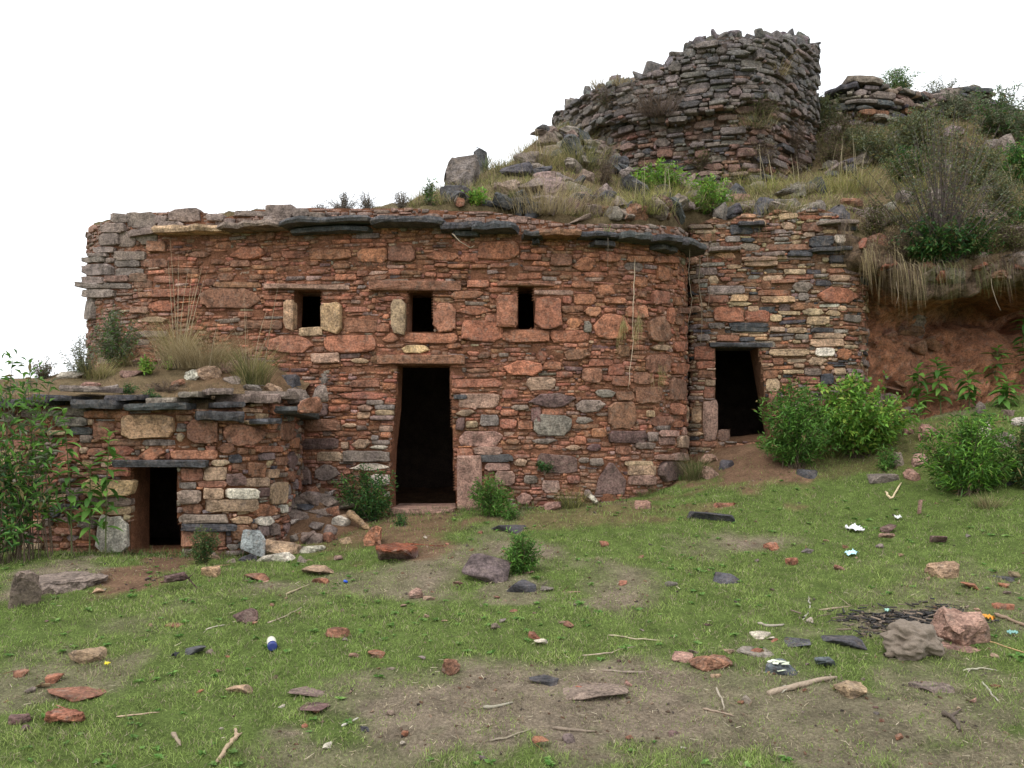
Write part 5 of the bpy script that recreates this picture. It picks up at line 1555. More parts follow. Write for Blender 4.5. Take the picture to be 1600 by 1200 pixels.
for k, (px, py, hp, lab) in enumerate([(1436, 655, 88, 'bushy broad-leaved plant against the rock face'), (1470, 645, 92, 'taller broad-leaved plant against the rock face'), (1515, 640, 62, 'short broad-leaved plant near the dark hollow'),
                                     (1552, 612, 90, 'broad-leaved plant standing before the dark recess'), (1594, 610, 140, 'tall broad-leaved plant at the end of the rock face'), (1568, 636, 42, 'low broad-leaved sprout by the dark hollow'), (1612, 612, 110, 'broad-leaved plant behind the tall one')]):
    q = G(px, py)
    leafy_plant(lab, q, hp / F * q.y, 650 + k, 30, 0.19, lean=0.12)
for k, (lab, (px, py), wp, hp, cols, n) in enumerate([('green-brown grass tuft at the foot of the main wall', (892, 794), 52, 50, OLIVE + GOLD[:1], 340), ('olive grass tuft at the curved wall end', (1086, 748), 56, 66, OLIVE + DRY[2:], 360),
                                          ('fresh grass tuft below the chamber bushes', (1298, 712), 80, 40, GOLD + OLIVE, 300), ('dry grass tuft in front of the scree shrub', (1545, 792), 60, 36, OLIVE + DRY, 260), ('thin grass tuft right of the wall-foot stone', (1008, 775), 40, 24, OLIVE, 120)]):
    q = G(px, py); w, h = sz(q, wp, hp)
    tuft(lab, q, w, h, cols, 670 + k, n)

# ------------------------------------------------------------------ plants on the hut roof
for k, (lab, (px, py), wp, hp, cols, n, stl, sh, dr) in enumerate([
        ('large drooping dry grass clump on the hut roof', (318, 574), 190, 92, DRY, 1500, 3, 1.35, (0.5, 1.1)), ('tall-stalked dry grass clump against the wall on the hut roof', (278, 560), 80, 95, DRY + STRAW, 520, 9, 2.1, (0.2, 0.7)),
        ('green-based grass clump with tall stalks at the hut roof corner', (394, 598), 72, 80, STRAW + OLIVE, 560, 7, 2.1, (0.15, 0.6)), ('yellow grass clump at the outer roof end', (150, 590), 70, 52, STRAW, 420, 0, 1, (0.2, 0.8)),
        ('slim yellow grass clump beside the grey-green bush', (192, 572), 36, 46, STRAW, 200, 0, 1, (0.1, 0.5))]):
    q = hhit(px, py); w, h = sz(q, wp, hp)
    tuft(lab, q, w, h, cols, 690 + k, n, droop=dr, stalks=stl, stalk_h=sh)
for lab, (px, py), wp, hp, cols, sd, st, per, lf in [
        ('grey-green bush against the wall on the hut roof', (180, 575), 95, 95, GREYG + GREEN[:1], 700, 60, 46, (0.06, 0.013)), ('pale feathery shrub behind the hut roof', (128, 590), 62, 68, GREYG, 701, 40, 40, (0.04, 0.008)),
        ('small bright weed on the hut roof', (228, 585), 40, 26, BRIGHT, 702, 16, 24, (0.05, 0.014)), ('mossy green cushion on the hut roof edge', (236, 632), 40, 20, DARK, 703, 26, 40, (0.02, 0.008)),
        ('low green weed at the roof edge above the doorway', (200, 615), 36, 16, DARK, 704, 16, 30, (0.03, 0.01)), ('dry purple scrub on the hut roof edge', (260, 612), 70, 18, BROWN, 705, 40, 14, (0.03, 0.006)),
        ('little green weed by the whitish roof stone', (265, 578), 24, 18, BRIGHT, 706, 10, 20, (0.04, 0.012)), ('dull twiggy shrub behind the hut roof end', (68, 592), 50, 34, GREYG + BROWN, 707, 30, 24, (0.04, 0.01))]:
    q = hhit(px, py); w, h = sz(q, wp, hp)
    bush(lab, q, w, h, cols, sd, stems=st, per=per, leaf=lf, start=0.12, rise=0.05)

# ------------------------------------------------------------------ plants on the bank
BT = [  # label, base pixel, width, height, colours, blades, stalks
    ('wind-swept dry grass clump on the bank edge', (850, 342), 130, 74, DRY, 700, 0), ('dry grass beside the sunken black block', (935, 335), 70, 46, DRY + BROWN[:1], 360, 0), ('tall pale plume grass on the bank crest', (846, 262), 46, 62, DRY + STRAW, 300, 5),
    ('olive grass mass under the tower edge', (905, 262), 100, 60, OLIVE + STRAW, 600, 0), ('grass clump on the crest right of the squared block', (790, 268), 60, 36, OLIVE + DRY, 300, 0), ('yellow grass in front of the tower foot', (1000, 335), 84, 60, GOLD, 460, 4),
    ('yellow grass left of the bright weeds', (1046, 318), 70, 50, GOLD, 380, 3), ('olive grass clump at the tower foot', (1146, 296), 66, 44, OLIVE + GOLD, 360, 2), ('golden grass clump above the chamber', (1196, 300), 60, 46, GOLD, 320, 3),
    ('second golden clump above the chamber slabs', (1252, 302), 70, 50, GOLD + DRY, 360, 3), ('golden grass beside the brown stone', (1312, 302), 66, 56, GOLD, 340, 4), ('tall golden grass left of the twiggy shrub', (1346, 300), 70, 60, GOLD + DRY, 360, 4),
    ('dry grass under the twiggy shrub', (1400, 350), 100, 50, DRY + OLIVE, 420, 0), ('golden grass right of the twiggy shrub', (1585, 330), 110, 70, GOLD + DRY, 520, 3), ('dry grass above the chamber eave', (1215, 362), 110, 34, DRY + OLIVE, 380, 0),
    ('grass clump below the olive mass', (870, 300), 60, 36, OLIVE + DRY, 240, 0), ('pale grass by the grey boulder', (800, 300), 60, 34, DRY + OLIVE, 240, 0), ('grass above the curved wall end', (1080, 345), 70, 36, OLIVE + GOLD, 260, 0),
    ('dry grass on the hilltop coping', (1345, 175), 80, 36, DRY + OLIVE, 300, 0), ('thin grass on the crest near the plume', (815, 245), 40, 30, DRY, 160, 2), ('grass under the squared block', (712, 318), 40, 24, DRY, 120, 0),
    ('yellow-green grass below the bright weeds', (1080, 318), 60, 34, GOLD + OLIVE, 240, 0), ('pale grass in front of the broad grey slab', (900, 318), 70, 30, DRY + GOLD, 240, 0), ('grass clump on the slope over the ledge', (1520, 360), 80, 44, GOLD + OLIVE, 300, 0),
    ('grass on the slope below the hilltop bushes', (1440, 300), 80, 44, OLIVE + GOLD, 300, 0), ('grass by the jutting hilltop stone', (1540, 262), 80, 40, OLIVE + GOLD, 300, 0), ('long grass on the upper slope', (1590, 262), 80, 44, OLIVE + DRY, 300, 0)]
for k, (lab, (px, py), wp, hp, cols, n, stl) in enumerate(BT):
    q = bhit(px, py); w, h = sz(q, wp, hp)
    tuft(lab, q, w, h, cols, 720 + k, n, stalks=stl, stalk_h=1.6, spread=0.42, bw=0.006)
for k, (lab, (px, py), wp, hp, cols, n) in enumerate([('long dry grass hanging over the ledge beside the chamber', (1372, 392), 60, 120, DRY + BROWN[:1], 300), ('dry grass hanging below the twiggy shrub', (1476, 412), 80, 95, DRY[2:] + OLIVE + BROWN[:1], 260),
        ('dead roots and grass hanging over the dark hollow', (1552, 400), 60, 90, DRY[2:] + BROWN, 160), ('dry grass hanging at the notch above the chamber door', (1100, 360), 50, 60, DRY[2:] + OLIVE + BROWN, 260),
        ('matted dry grass hanging right of the chamber corner', (1408, 412), 90, 90, DRY + BROWN, 240), ('matted grass hanging over the middle of the recess', (1515, 418), 90, 60, DRY[2:] + OLIVE, 150),
        ('dead grass hanging at the far end of the ledge', (1598, 412), 80, 60, DRY[2:] + BROWN, 110), ('ragged dry grass hanging over the chamber head', (1165, 342), 70, 50, DRY + OLIVE, 220), ('dead grass hanging over the middle of the chamber head', (1240, 338), 80, 46, DRY[2:] + OLIVE, 220), ('brown grass hanging at the chamber corner', (1318, 345), 70, 80, DRY[2:] + BROWN, 260),
        ('dry grass hanging over the main wall eave', (700, 345), 36, 40, DRY, 90)]):
    X_ = (px - 800) / F * 9.75
    y_ = float(bank_front((px - 800) / F * 9.75)) - 0.03
    q = P(px, py, y_)
    tuft(lab, q, wp / F * y_, hp / F * y_ * 0.9, cols, 760 + k, n, hang=True, spread=0.5, bw=0.006)
for lab, (px, py), wp, hp, cols, sd, st, per, lf in [
        ('fresh bright green weeds above the curved wall end', (1112, 345), 84, 60, BRIGHT, 780, 50, 40, (0.07, 0.016)), ('bright green weeds at the tower foot', (1035, 300), 110, 46, BRIGHT, 781, 60, 40, (0.07, 0.018)),
        ('small bright weed above the main wall eave', (742, 328), 36, 26, BRIGHT, 782, 16, 24, (0.06, 0.024)), ('pale green bush on the hilltop skyline', (1402, 142), 80, 42, [(0.17, 0.26, 0.11), (0.13, 0.21, 0.09)], 783, 50, 50, (0.07, 0.02)),
        ('grey-green hilltop bush above the twiggy shrub', (1445, 240), 130, 76, GREYG + OLIVE, 784, 80, 50, (0.08, 0.02)), ('large grey-green bush on the upper slope', (1565, 218), 120, 86, GREYG + GREEN[2:], 785, 80, 50, (0.08, 0.022)),
        ('olive bush on the slope right of the twiggy shrub', (1535, 300), 120, 70, OLIVE + GREYG, 786, 70, 50, (0.07, 0.02)), ('dark green bush at the top of the ledge', (1590, 290), 80, 70, GREEN + DARK, 787, 50, 44, (0.07, 0.022)),
        ('dull olive bush below the terrace wall', (1375, 258), 100, 66, OLIVE + GREYG, 788, 60, 46, (0.07, 0.018)), ('brown dead scrub at the foot of the tower', (1235, 275), 90, 60, BROWN, 789, 90, 12, (0.05, 0.006)),
        ('brown scrub between tower and terrace wall', (1300, 258), 90, 60, BROWN + OLIVE, 790, 80, 22, (0.05, 0.010)), ('brown scrub on the bank below the tower edge', (945, 290), 50, 56, BROWN, 791, 60, 16, (0.04, 0.008)),
        ('dark ivy-like bush spilling over the ledge', (1462, 428), 130, 70, DARK + OLIVE[2:], 792, 70, 56, (0.07, 0.03)), ('grey scrub cushion on the parapet', (538, 336), 62, 34, [(0.20, 0.18, 0.16), (0.26, 0.23, 0.20)], 793, 60, 26, (0.03, 0.006)),
        ('second grey scrub cushion on the parapet', (574, 336), 40, 34, [(0.20, 0.18, 0.16), (0.26, 0.23, 0.20)], 794, 40, 26, (0.03, 0.006)), ('low grey scrub by the red block on the parapet', (628, 336), 40, 28, [(0.22, 0.19, 0.17), (0.28, 0.25, 0.2)], 795, 36, 24, (0.03, 0.006)),
        ('thin green sapling at the foot of the squared block', (672, 322), 26, 46, GREYG + GREEN, 796, 12, 24, (0.05, 0.018)), ('low grey scrub left of the parapet cushions', (498, 334), 36, 14, [(0.22, 0.19, 0.17)], 797, 26, 20, (0.025, 0.006)),
        ('dark scrub at the notch above the chamber doorway', (1100, 372), 70, 34, OLIVE + BROWN, 798, 50, 30, (0.04, 0.01)), ('olive weeds along the bank edge', (800, 335), 50, 24, OLIVE, 799, 26, 26, (0.04, 0.01)),
        ('brown scrub above the main wall eave', (1010, 358), 90, 26, BROWN + OLIVE, 800, 60, 20, (0.035, 0.008)), ('dark shrub on the slope above the ledge stone', (1600, 370), 90, 60, OLIVE + DARK, 801, 50, 40, (0.06, 0.016)),
        ('olive bush filling the gap beside the tower', (1290, 205), 80, 60, OLIVE + GREYG, 930, 70, 44, (0.06, 0.016)), ('dry scrub on the ridge right of the tower', (1330, 178), 90, 44, BROWN + OLIVE, 931, 70, 30, (0.05, 0.012)), ('pale scrub over the terrace stones', (1390, 185), 100, 50, OLIVE + DRY[2:], 932, 80, 36, (0.05, 0.013)),
        ('grey-green scrub on the skyline ridge', (1470, 168), 100, 44, GREYG + OLIVE, 933, 70, 40, (0.05, 0.015)), ('olive scrub hiding the terrace wall foot', (1320, 225), 110, 50, OLIVE + BROWN, 934, 80, 36, (0.05, 0.013)),
        ('olive shrub over the chamber corner', (1365, 372), 70, 60, OLIVE + BROWN, 900, 60, 36, (0.045, 0.012)), ('dark green shrub on the slope under the terrace wall', (1420, 285), 110, 60, OLIVE + DARK, 901, 70, 46, (0.06, 0.016)),
        ('grey shrub right of the big twiggy shrub', (1560, 345), 110, 80, GREYG + OLIVE, 902, 80, 40, (0.05, 0.013)), ('brown-green shrub in front of the large grey-green bush', (1500, 268), 110, 60, OLIVE + BROWN, 903, 70, 40, (0.05, 0.014)),
        ('green shrub on the far upper slope', (1610, 235), 90, 80, GREEN[2:] + GREYG, 904, 60, 44, (0.06, 0.018)), ('olive scrub below the tower and terrace wall gap', (1345, 240), 80, 50, OLIVE + GREYG, 905, 60, 40, (0.05, 0.014)),
        ('leafy dark shrub at the brink over the recess', (1520, 420), 110, 70, DARK + OLIVE, 906, 70, 46, (0.055, 0.02)), ('dead brown scrub at the brink by the chamber corner', (1405, 412), 100, 50, BROWN + DRY[2:], 907, 90, 18, (0.05, 0.007)),
        ('dull green scrub at the brink beyond the ledge stone', (1585, 408), 90, 50, OLIVE + BROWN, 908, 60, 36, (0.045, 0.012)), ('grey-green bush behind the terrace slabs', (1500, 190), 90, 50, GREYG, 909, 60, 40, (0.06, 0.018)),
        ('brown twig clump under the ledge shrub', (1420, 395), 70, 40, BROWN, 802, 60, 14, (0.05, 0.006))]:
    q = bhit(px, py); w, h = sz(q, wp, hp)
    bush(lab, q, w, h, cols, sd, stems=st, per=per, leaf=lf, start=0.15, rise=0.05)
q = bhit(1474, 408)
bush('big twiggy shrub with bare fanning stems and sparse grey-green leaves', q, 255 / F * q.y, 245 / F * q.y, OLIVE + GREYG + DRY[2:], 810, stems=140, per=26, leaf=(0.055, 0.015), start=0.58, stemr=0.009, stemc=(0.105, 0.08, 0.07), rise=-0.05, depth=1.3)


def agave(label, q, r_, n, seed, col=(0.14, 0.17, 0.11)):
    g = np.random.default_rng(seed)
    base = np.zeros((n, 3))
    V, T, C = ribbons(base, g.uniform(0, 6.28, n), g.uniform(0.1, 1.2, n), r_ * g.uniform(0.7, 1.1, n), np.full(n, r_ * 0.14), g.uniform(0.0, 0.4, n), colmix(g, n, [col]), g, 5)
    return tag(obj('spiky_rosette', fast_mesh('spiky_rosette', V, T, M_LEAF, C), None, q), label, 'plant')


agave('spiky rosette plant beside the squared block on the skyline', bhit(757, 262), 0.28, 22, 820)
q = P(950, 368, 8.85)
agave('small spiky rosette plant clinging to the main wall eave', q, 0.14, 18, 821, (0.16, 0.22, 0.07))
# roots hanging at the notch beside the chamber, and other danglers
for k, (pts, rad, lab) in enumerate([
        ([P(1078, 385, 9.55), P(1076, 430, 9.5), P(1082, 470, 9.52), P(1075, 515, 9.55)], 0.008, 'pale root dangling in the notch by the curved wall end'), ([P(1095, 390, 9.9), P(1092, 440, 9.85), P(1098, 500, 9.9), P(1094, 540, 9.95)], 0.010, 'thick root hanging beside the chamber lintel'),
        ([P(1104, 392, 9.9), P(1110, 450, 9.88), P(1103, 510, 9.92)], 0.006, 'thin root hanging nearest the chamber doorway'), ([P(1548, 425, 9.55), P(1550, 450, 9.5), P(1558, 475, 9.5), P(1564, 486, 9.5)], 0.008, 'pale forked root hanging before the dark hollow'),
        ([P(1400, 440, 9.6), P(1404, 462, 9.55), P(1400, 476, 9.55)], 0.006, 'short root hanging beside the ledge grass'), ([P(707, 366, 8.72), P(718, 378, 8.7), P(735, 388, 8.75), P(742, 384, 8.85)], 0.012, 'twisted pale root hanging below the main wall eave'),
        ([P(950, 372, 8.72), P(950, 400, 8.78), P(949, 424, 8.84)], 0.004, 'thin dry stem hanging from the rosette plant'), ([P(992, 405, 9.02), P(990, 470, 8.98), P(988, 540, 8.95), P(981, 608, 8.92)], 0.008, 'long pale straw hanging down the curved wall')]):
    stick(pts, rad * 0.6, (0.28, 0.22, 0.16) if k != 7 else (0.55, 0.44, 0.30), lab, 'hanging_root', cat='root', sides=5)
q = P(985, 500, 8.98)
tuft('dry yellow grass growing out of the curved wall face', q, 0.3, 0.36, STRAW, 830, 260, hang=True, spread=0.3, bw=0.005)
q = P(1026, 578, 9.22)
tuft('little dry grass hanging below the wall-face clump', q, 0.2, 0.22, STRAW, 831, 90, hang=True, spread=0.3, bw=0.004)
q = P(586, 412, 9.0)
tuft('tiny dead grass rooted in the wall above the windows', q, 0.36, 0.10, BROWN + DRY[2:], 832, 160, spread=0.5, bw=0.004)
q = P(852, 738, 8.84)
bush('small weed in the hole at the wall foot', q, 0.2, 0.14, DARK, 833, stems=14, per=26, leaf=(0.04, 0.012))
# brown dead scrub and grass growing on the tower
for k, (lab, px, py, wp, hp, cols, n) in enumerate([('dark dead scrub hanging on the tower face', 1028, 182, 70, 60, BROWN, 420), ('pale dry grass streak on the tower face', 1212, 118, 22, 40, DRY, 140), ('dry grass on the tower ledge', 1180, 196, 60, 30, DRY + OLIVE, 220), ('straw tuft on the low tower shoulder', 938, 136, 22, 32, DRY, 90), ('straw tuft on the tower shoulder', 972, 132, 30, 34, DRY, 110)]):
    s_, z_ = WT2.uv(px, py)
    x_, y_, zz_ = WT2.world(s_, z_, 0.05)
    tuft(lab, Vector((float(x_), float(y_), z_)), wp / F * 13, hp / F * 13, cols, 840 + k, n, spread=0.45, bw=0.008, lean=(0.2, 1.0))

for k, (lab, px, py, wp, hp, cols, sd) in enumerate([('dark brown scrub in the middle of the tower face', 1035, 190, 80, 55, BROWN, 920), ('brown scrub rooted at the right side of the tower', 1232, 240, 70, 70, BROWN, 921), ('tangled dead scrub low on the tower', 1180, 262, 90, 50, BROWN + DRY[2:], 922),
        ('grey-brown scrub on the tower shoulder', 955, 168, 70, 36, BROWN + GREYG[:1], 923), ('olive scrub on the tower face near its right edge', 1190, 186, 60, 34, OLIVE + BROWN, 924), ('dark scrub at the tower foot behind bright weeds', 1100, 268, 70, 40, BROWN + OLIVE, 925)]):
    wl_ = WT2 if py < 200 else WT1
    s_, z_ = wl_.uv(px, py)
    x_, y_, zz_ = wl_.world(s_, z_, 0.04)
    bush(lab, Vector((float(x_), float(y_), z_)), wp / F * 13, hp / F * 13, cols, sd, stems=70, per=14, leaf=(0.06, 0.009), start=0.2, stemr=0.005, depth=0.4)

# ------------------------------------------------------------------ low growth that covers the bank and roofs (nobody could count it)
def cover(name, hfun, xr, yf, n, cols, hgt, bw, seed, label, thr=0.42, drysh=0.3):
    g = np.random.default_rng(seed)
    x = g.uniform(*xr, n); y = yf(x, g.uniform(0, 1, n) ** 1.7)
    keep = fbm(x * 1.7, y * 1.7, seed, 3) > thr - 0.1 * g.uniform(0, 1, n)
    x, y = x[keep], y[keep]
    n = len(x)
    b = np.stack([x, y, hfun(x, y) - 0.01], 1)
    k = np.clip(fbm(x * 0.9, y * 0.9, seed + 3, 3)[:, None] * 2 - 0.5, 0, 1)
    V, T, C = ribbons(b, g.uniform(0, 6.28, n), g.uniform(0.1, 1.0, n), hgt * g.uniform(0.4, 1.4, n) * (0.5 + fbm(x * 2.3, y * 2.3, seed + 7, 2)), np.full(n, bw) * g.uniform(0.6, 1.4, n), g.uniform(0.1, 0.8, n),
                      colmix(g, n, cols), g, 4)
    return tag(obj(name, fast_mesh(name, V, T, M_GRASS, C)), label, 'grass', kind='stuff')


cover('bank_grass', bank_h, (-1.2, 10.8), lambda x, t: bank_front(x) + 0.02 + t * 6.5, 60000, DRY + OLIVE + GOLD[:2] + BROWN[:1], 0.16, 0.008, 860, 'rough dry grass and weeds covering the bank above the buildings', 0.36)
cover('bank_grass', bank_h, (-5.2, -0.8), lambda x, t: bank_front(x) + 0.1 + t * 2.0, 6000, DRY + BROWN, 0.06, 0.006, 861, 'thin dry grass on the flat roof of the main building', 0.5)
cover('roof_grass', hut_h, (-7.3, -2.5), lambda x, t: np.interp(x, hx, yfh) + 0.0 + t * 1.5, 9000, OLIVE + DRY + BROWN, 0.05, 0.005, 862, 'low weeds and dead grass on the hut roof', 0.45)

# tumbled rubble: between hut and wall, along the bank edge, on the bank and under the ledge
r5 = random.Random(55)


def tumble(n, place, wr, cols, label, group, name, seed, mat=None):
    meshes = []
    for k in range(n):
        q = place(k)
        w = r5.uniform(*wr); h = w * r5.uniform(0.3, 0.75)
        c = r5.choice(cols)
        me = rock_mesh(name, w, w * r5.uniform(0.5, 0.9), h, jit(PAL[c], 0.18, r5), seed + k, mat or (M_SLATE if c == 'S' else M_ROCK), 11, 0 if w < 0.3 else 1)
        tag(obj(name, me, None, (q[0], q[1], q[2] + h * 0.15), (r5.uniform(-0.35, 0.35), r5.uniform(-0.35, 0.35), r5.uniform(0, 6))), label, 'rock', group)


def mound_z(x, y):
    return float(ground_h(np.array([x]), np.array([y]))[0]) + 0.46 * math.exp(-(((x + 2.15) / 0.42) ** 2 + ((y - 8.85) / 0.5) ** 2)) - 0.03


def pl_pile(k):
    x, y = r5.uniform(-2.55, -1.75), r5.uniform(8.1, 8.85)
    return x, y, mound_z(x, y)


def pl_foot(k):
    x, y = r5.uniform(-3.1, -1.6), r5.uniform(7.25, 7.95)
    if x < -2.45: y = min(y, 7.5)
    return x, y, mound_z(x, y)


tumble(26, pl_pile, (0.14, 0.34), 'NTGBLN', 'grey-brown tumbled stone in the rubble heap between hut and main wall', 'tumbled stones of the rubble heap', 'rubble_stone', 9100)
tumble(12, pl_foot, (0.10, 0.24), 'LTNG', 'pale stone rolled from the rubble heap onto the grass', 'pale stones at the foot of the rubble heap', 'rubble_stone', 9150)


def pl_edge(k):
    x = r5.uniform(-0.9, 4.2)
    y = float(bank_front(x)) + r5.uniform(0.0, 0.25)
    return x, y, float(bank_h(np.array([x]), np.array([y]))[0]) - 0.02


def pl_bank(k):
    for _ in range(50):
        px, py = r5.uniform(770, 1340), r5.uniform(235, 350)
        q = bhit(px, py)
        if q.y < 13: break
    return q.x, q.y, q.z


def pl_hill(k):
    q = bhit(r5.uniform(1290, 1610), r5.uniform(165, 380))
    return q.x, q.y, q.z


def pl_lip(k):
    x = r5.uniform(4.15, 8.0)
    y = float(bank_front(x)) + r5.uniform(-0.04, 0.12)
    return x, y, float(bank_h(np.array([x]), np.array([y]))[0]) - r5.uniform(0.05, 0.34)


def pl_face(k):
    x = 4.2 + 1.4 * r5.random() ** 1.6
    pr = face_profile(x)
    t = r5.uniform(0.6, 4.2)
    i = int(t); f = t - i
    return x, pr[i][0] * (1 - f) + pr[i + 1][0] * f, pr[i][1] * (1 - f) + pr[i + 1][1] * f


tumble(46, pl_edge, (0.16, 0.48), 'SSGNDB', 'dark flat stone sticking out of the earth above the eaves', 'stones along the bank edge above the eaves', 'bank_stone', 9200)
tumble(80, pl_bank, (0.16, 0.52), 'SSGGN', 'grey rubble stone lying in the dry grass below the tower', 'rubble on the bank below the tower', 'bank_stone', 9300)
tumble(40, pl_hill, (0.2, 0.6), 'SGGN', 'grey rubble stone among the hillside bushes', 'rubble on the bushy hillside', 'bank_stone', 9400)
def pl_spur(k):
    t = r5.random()
    q = bhit(845 + 130 * t, 222 + 60 * r5.random() * t)
    return q.x, q.y, q.z + r5.uniform(0, 0.15)


tumble(40, pl_spur, (0.18, 0.46), 'SGGSN', 'dark collapsed stone piled against the low shoulder of the tower', 'stones collapsed from the tower shoulder', 'fallen_stone', 9800)
tumble(34, pl_lip, (0.18, 0.46), 'BBNGSR', 'earth-stained stone embedded in the ledge over the recess', 'stones of the overhanging ledge', 'ledge_stone', 9500)
tumble(46, pl_face, (0.14, 0.42), 'BBRN', 'brown stone embedded in the rock face beside the chamber', 'stones in the rock face', 'face_stone', 9600)
for k_, (px, py, w_) in enumerate([(225, 852, 0.22), (262, 858, 0.3), (240, 846, 0.2), (275, 846, 0.18)]):
    q = P(px, py, 7.75 + 0.12 * k_)
    me = rock_mesh('floor_stone', w_, w_ * 0.7, 0.09, jit(PAL['B'], 0.2), 9700 + k_, M_ROCK, 11, 0)
    tag(obj('floor_stone', me, None, (q.x, q.y, 0.32), (0.1, 0.05, k_)), 'flat brown stone on the hut floor inside the doorway', 'rock', 'stones on the hut floor')

# weeds along the foot of the walls
def foot(wall, s0, s1, n, seed, label):
    g = np.random.default_rng(seed)
    s = g.uniform(s0, s1, n)
    keep = fbm(s * 2.2, s * 0, seed, 3) > 0.42
    s = s[keep]; n = len(s)
    x, y, a = wall.at(s)
    o = np.abs(g.normal(0, 0.12, n)) + 0.02
    x = x + np.sin(a) * o; y = y - np.cos(a) * o
    b = np.stack([x, y, ground_h(x, y) - 0.01], 1)
    V, T, C = ribbons(b, g.uniform(0, 6.28, n), g.uniform(0.05, 0.9, n), 0.11 * g.uniform(0.3, 1.3, n), np.full(n, 0.007) * g.uniform(0.6, 1.4, n), g.uniform(0.1, 0.8, n), colmix(g, n, OLIVE + DRY[2:] + GREEN + BROWN[:1]), g, 4)
    tag(obj('wall_foot_weeds', fast_mesh('wall_foot_weeds', V, T, M_GRASS, C)), label, 'weeds', kind='stuff')


foot(WM, WM.uv(480, 700)[0], WM.uv(1070, 700)[0], 3600, 871, 'low weeds along the foot of the main wall')
foot(WH, WH.uv(-100, 800)[0], WH.uv(440, 800)[0], 2600, 872, 'low weeds along the foot of the hut wall')
foot(W2, WM.L * 0 + W2.uv(1215, 700)[0], W2.L - 0.3, 1400, 873, 'low weeds along the foot of the chamber wall')

# ------------------------------------------------------------------ the lawn
def lawn(n, seed):
    g = np.random.default_rng(seed)
    y = 2.6 + 8.2 * g.uniform(0, 1, n) ** 1.25
    x = g.uniform(-1, 1, n) * (0.72 * y + 0.9)
    # keep off the buildings
    yw = np.interp(x, [-7, -4.2, -3, -2.4, -2.3, -1, 0.7, 1.5, 1.9, 2.3, 3.2, 4.2, 5, 8], [7.75, 7.4, 7.45, 7.9, 9.0, 8.9, 8.85, 9.0, 9.3, 9.6, 9.7, 9.7, 10.1, 10.1])
    keep = y < yw
    bare = bare_mask(x, y); red = spots(x, y, _reds)
    cl = fbm(x * 5.5, y * 5.5, 51, 3)
    pr = (1 - 0.28 * bare) * (1 - 0.85 * red) * np.clip(0.35 + 1.5 * (cl - 0.22), 0.08, 1)
    keep &= g.uniform(0, 1, n) < pr
    x, y, bare, cl = x[keep], y[keep], bare[keep], cl[keep]
    n = len(x)
    z = ground_h(x, y)
    far = (y / 4.0) ** 0.55
    L = g.uniform(0.016, 0.046, n) * (0.40 + 1.1 * cl) * (1 - 0.35 * bare)
    W = g.uniform(0.0022, 0.0042, n) * far
    tone = fbm(x * 0.8, y * 0.8, 53, 3)[:, None]
    c = np.array([0.225, 0.345, 0.078]) * (1 - tone) + np.array([0.320, 0.385, 0.118]) * tone
    c = c * g.uniform(0.65, 1.3, (n, 1))
    dry = (g.uniform(0, 1, n) < 0.20 + 0.64 * bare * (fbm(x * 7, y * 7, 57, 2) < 0.62))[:, None]
    c = np.where(dry, np.array([0.40, 0.335, 0.225]) * g.uniform(0.45, 1.2, (n, 1)), c)
    az = g.uniform(0, 6.28, n); le = g.uniform(0.15, 1.1, n); f = g.uniform(0, 6.28, n)
    hx_, hy_ = np.cos(az), np.sin(az)
    sx, sy = np.cos(f) * W / 2, np.sin(f) * W / 2
    b = np.stack([x, y, z - 0.004], 1)
    m = b + np.stack([hx_ * L * 0.5 * np.sin(le), hy_ * L * 0.5 * np.sin(le), L * 0.55 * np.cos(le)], 1)
    t = b + np.stack([hx_ * L * np.sin(le) * 1.25, hy_ * L * np.sin(le) * 1.25, L * 0.95 * np.cos(le)], 1)
    s = np.stack([sx, sy, np.zeros(n)], 1)
    V = np.stack([b - s, b + s, m + s * 0.8, m - s * 0.8, t], 1).reshape(-1, 3)
    k = np.arange(n)[:, None] * 5
    T = np.concatenate([k + np.array([[0, 1, 2]]), k + np.array([[0, 2, 3]]), k + np.array([[3, 2, 4]])])
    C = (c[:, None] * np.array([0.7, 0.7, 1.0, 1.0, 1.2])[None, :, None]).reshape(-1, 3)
    return V, T, C


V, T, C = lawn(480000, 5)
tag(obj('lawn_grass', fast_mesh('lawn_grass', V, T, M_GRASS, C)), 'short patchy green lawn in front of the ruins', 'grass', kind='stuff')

# broad-leaved weeds growing flat in the lawn
g = np.random.default_rng(19)
nr = 900
y = 2.9 + 6.0 * g.uniform(0, 1, nr); x = g.uniform(-1, 1, nr) * (0.68 * y + 0.4)
kp = (fbm(x * 0.9, y * 0.9, 15, 3) > 0.45) & ~((x < -2.2) & (y > 7.2)) & (bare_mask(x, y) < 0.6)
x, y = x[kp], y[kp]; nr = len(x)
per = 9
k = np.repeat(np.arange(nr), per)
a = g.uniform(0, 6.28, nr * per)
pos = np.stack([x[k], y[k], ground_h(x, y)[k] + 0.006], 1)
dirs = np.stack([np.cos(a), np.sin(a), g.uniform(0.15, 0.8, nr * per)], 1)
Lw = g.uniform(0.02, 0.045, nr)[k] * g.uniform(0.7, 1.2, nr * per)
V, T, C = leaf_arrays(pos, dirs, Lw, Lw * 0.5, colmix(g, nr * per, [(0.10, 0.22, 0.045), (0.14, 0.27, 0.06), (0.19, 0.30, 0.08)]), g, 0.2)
tag(obj('lawn_weeds', fast_mesh('lawn_weeds', V, T, M_LEAF, C)), 'small broad-leaved weeds dotted through the lawn', 'weeds', kind='stuff')

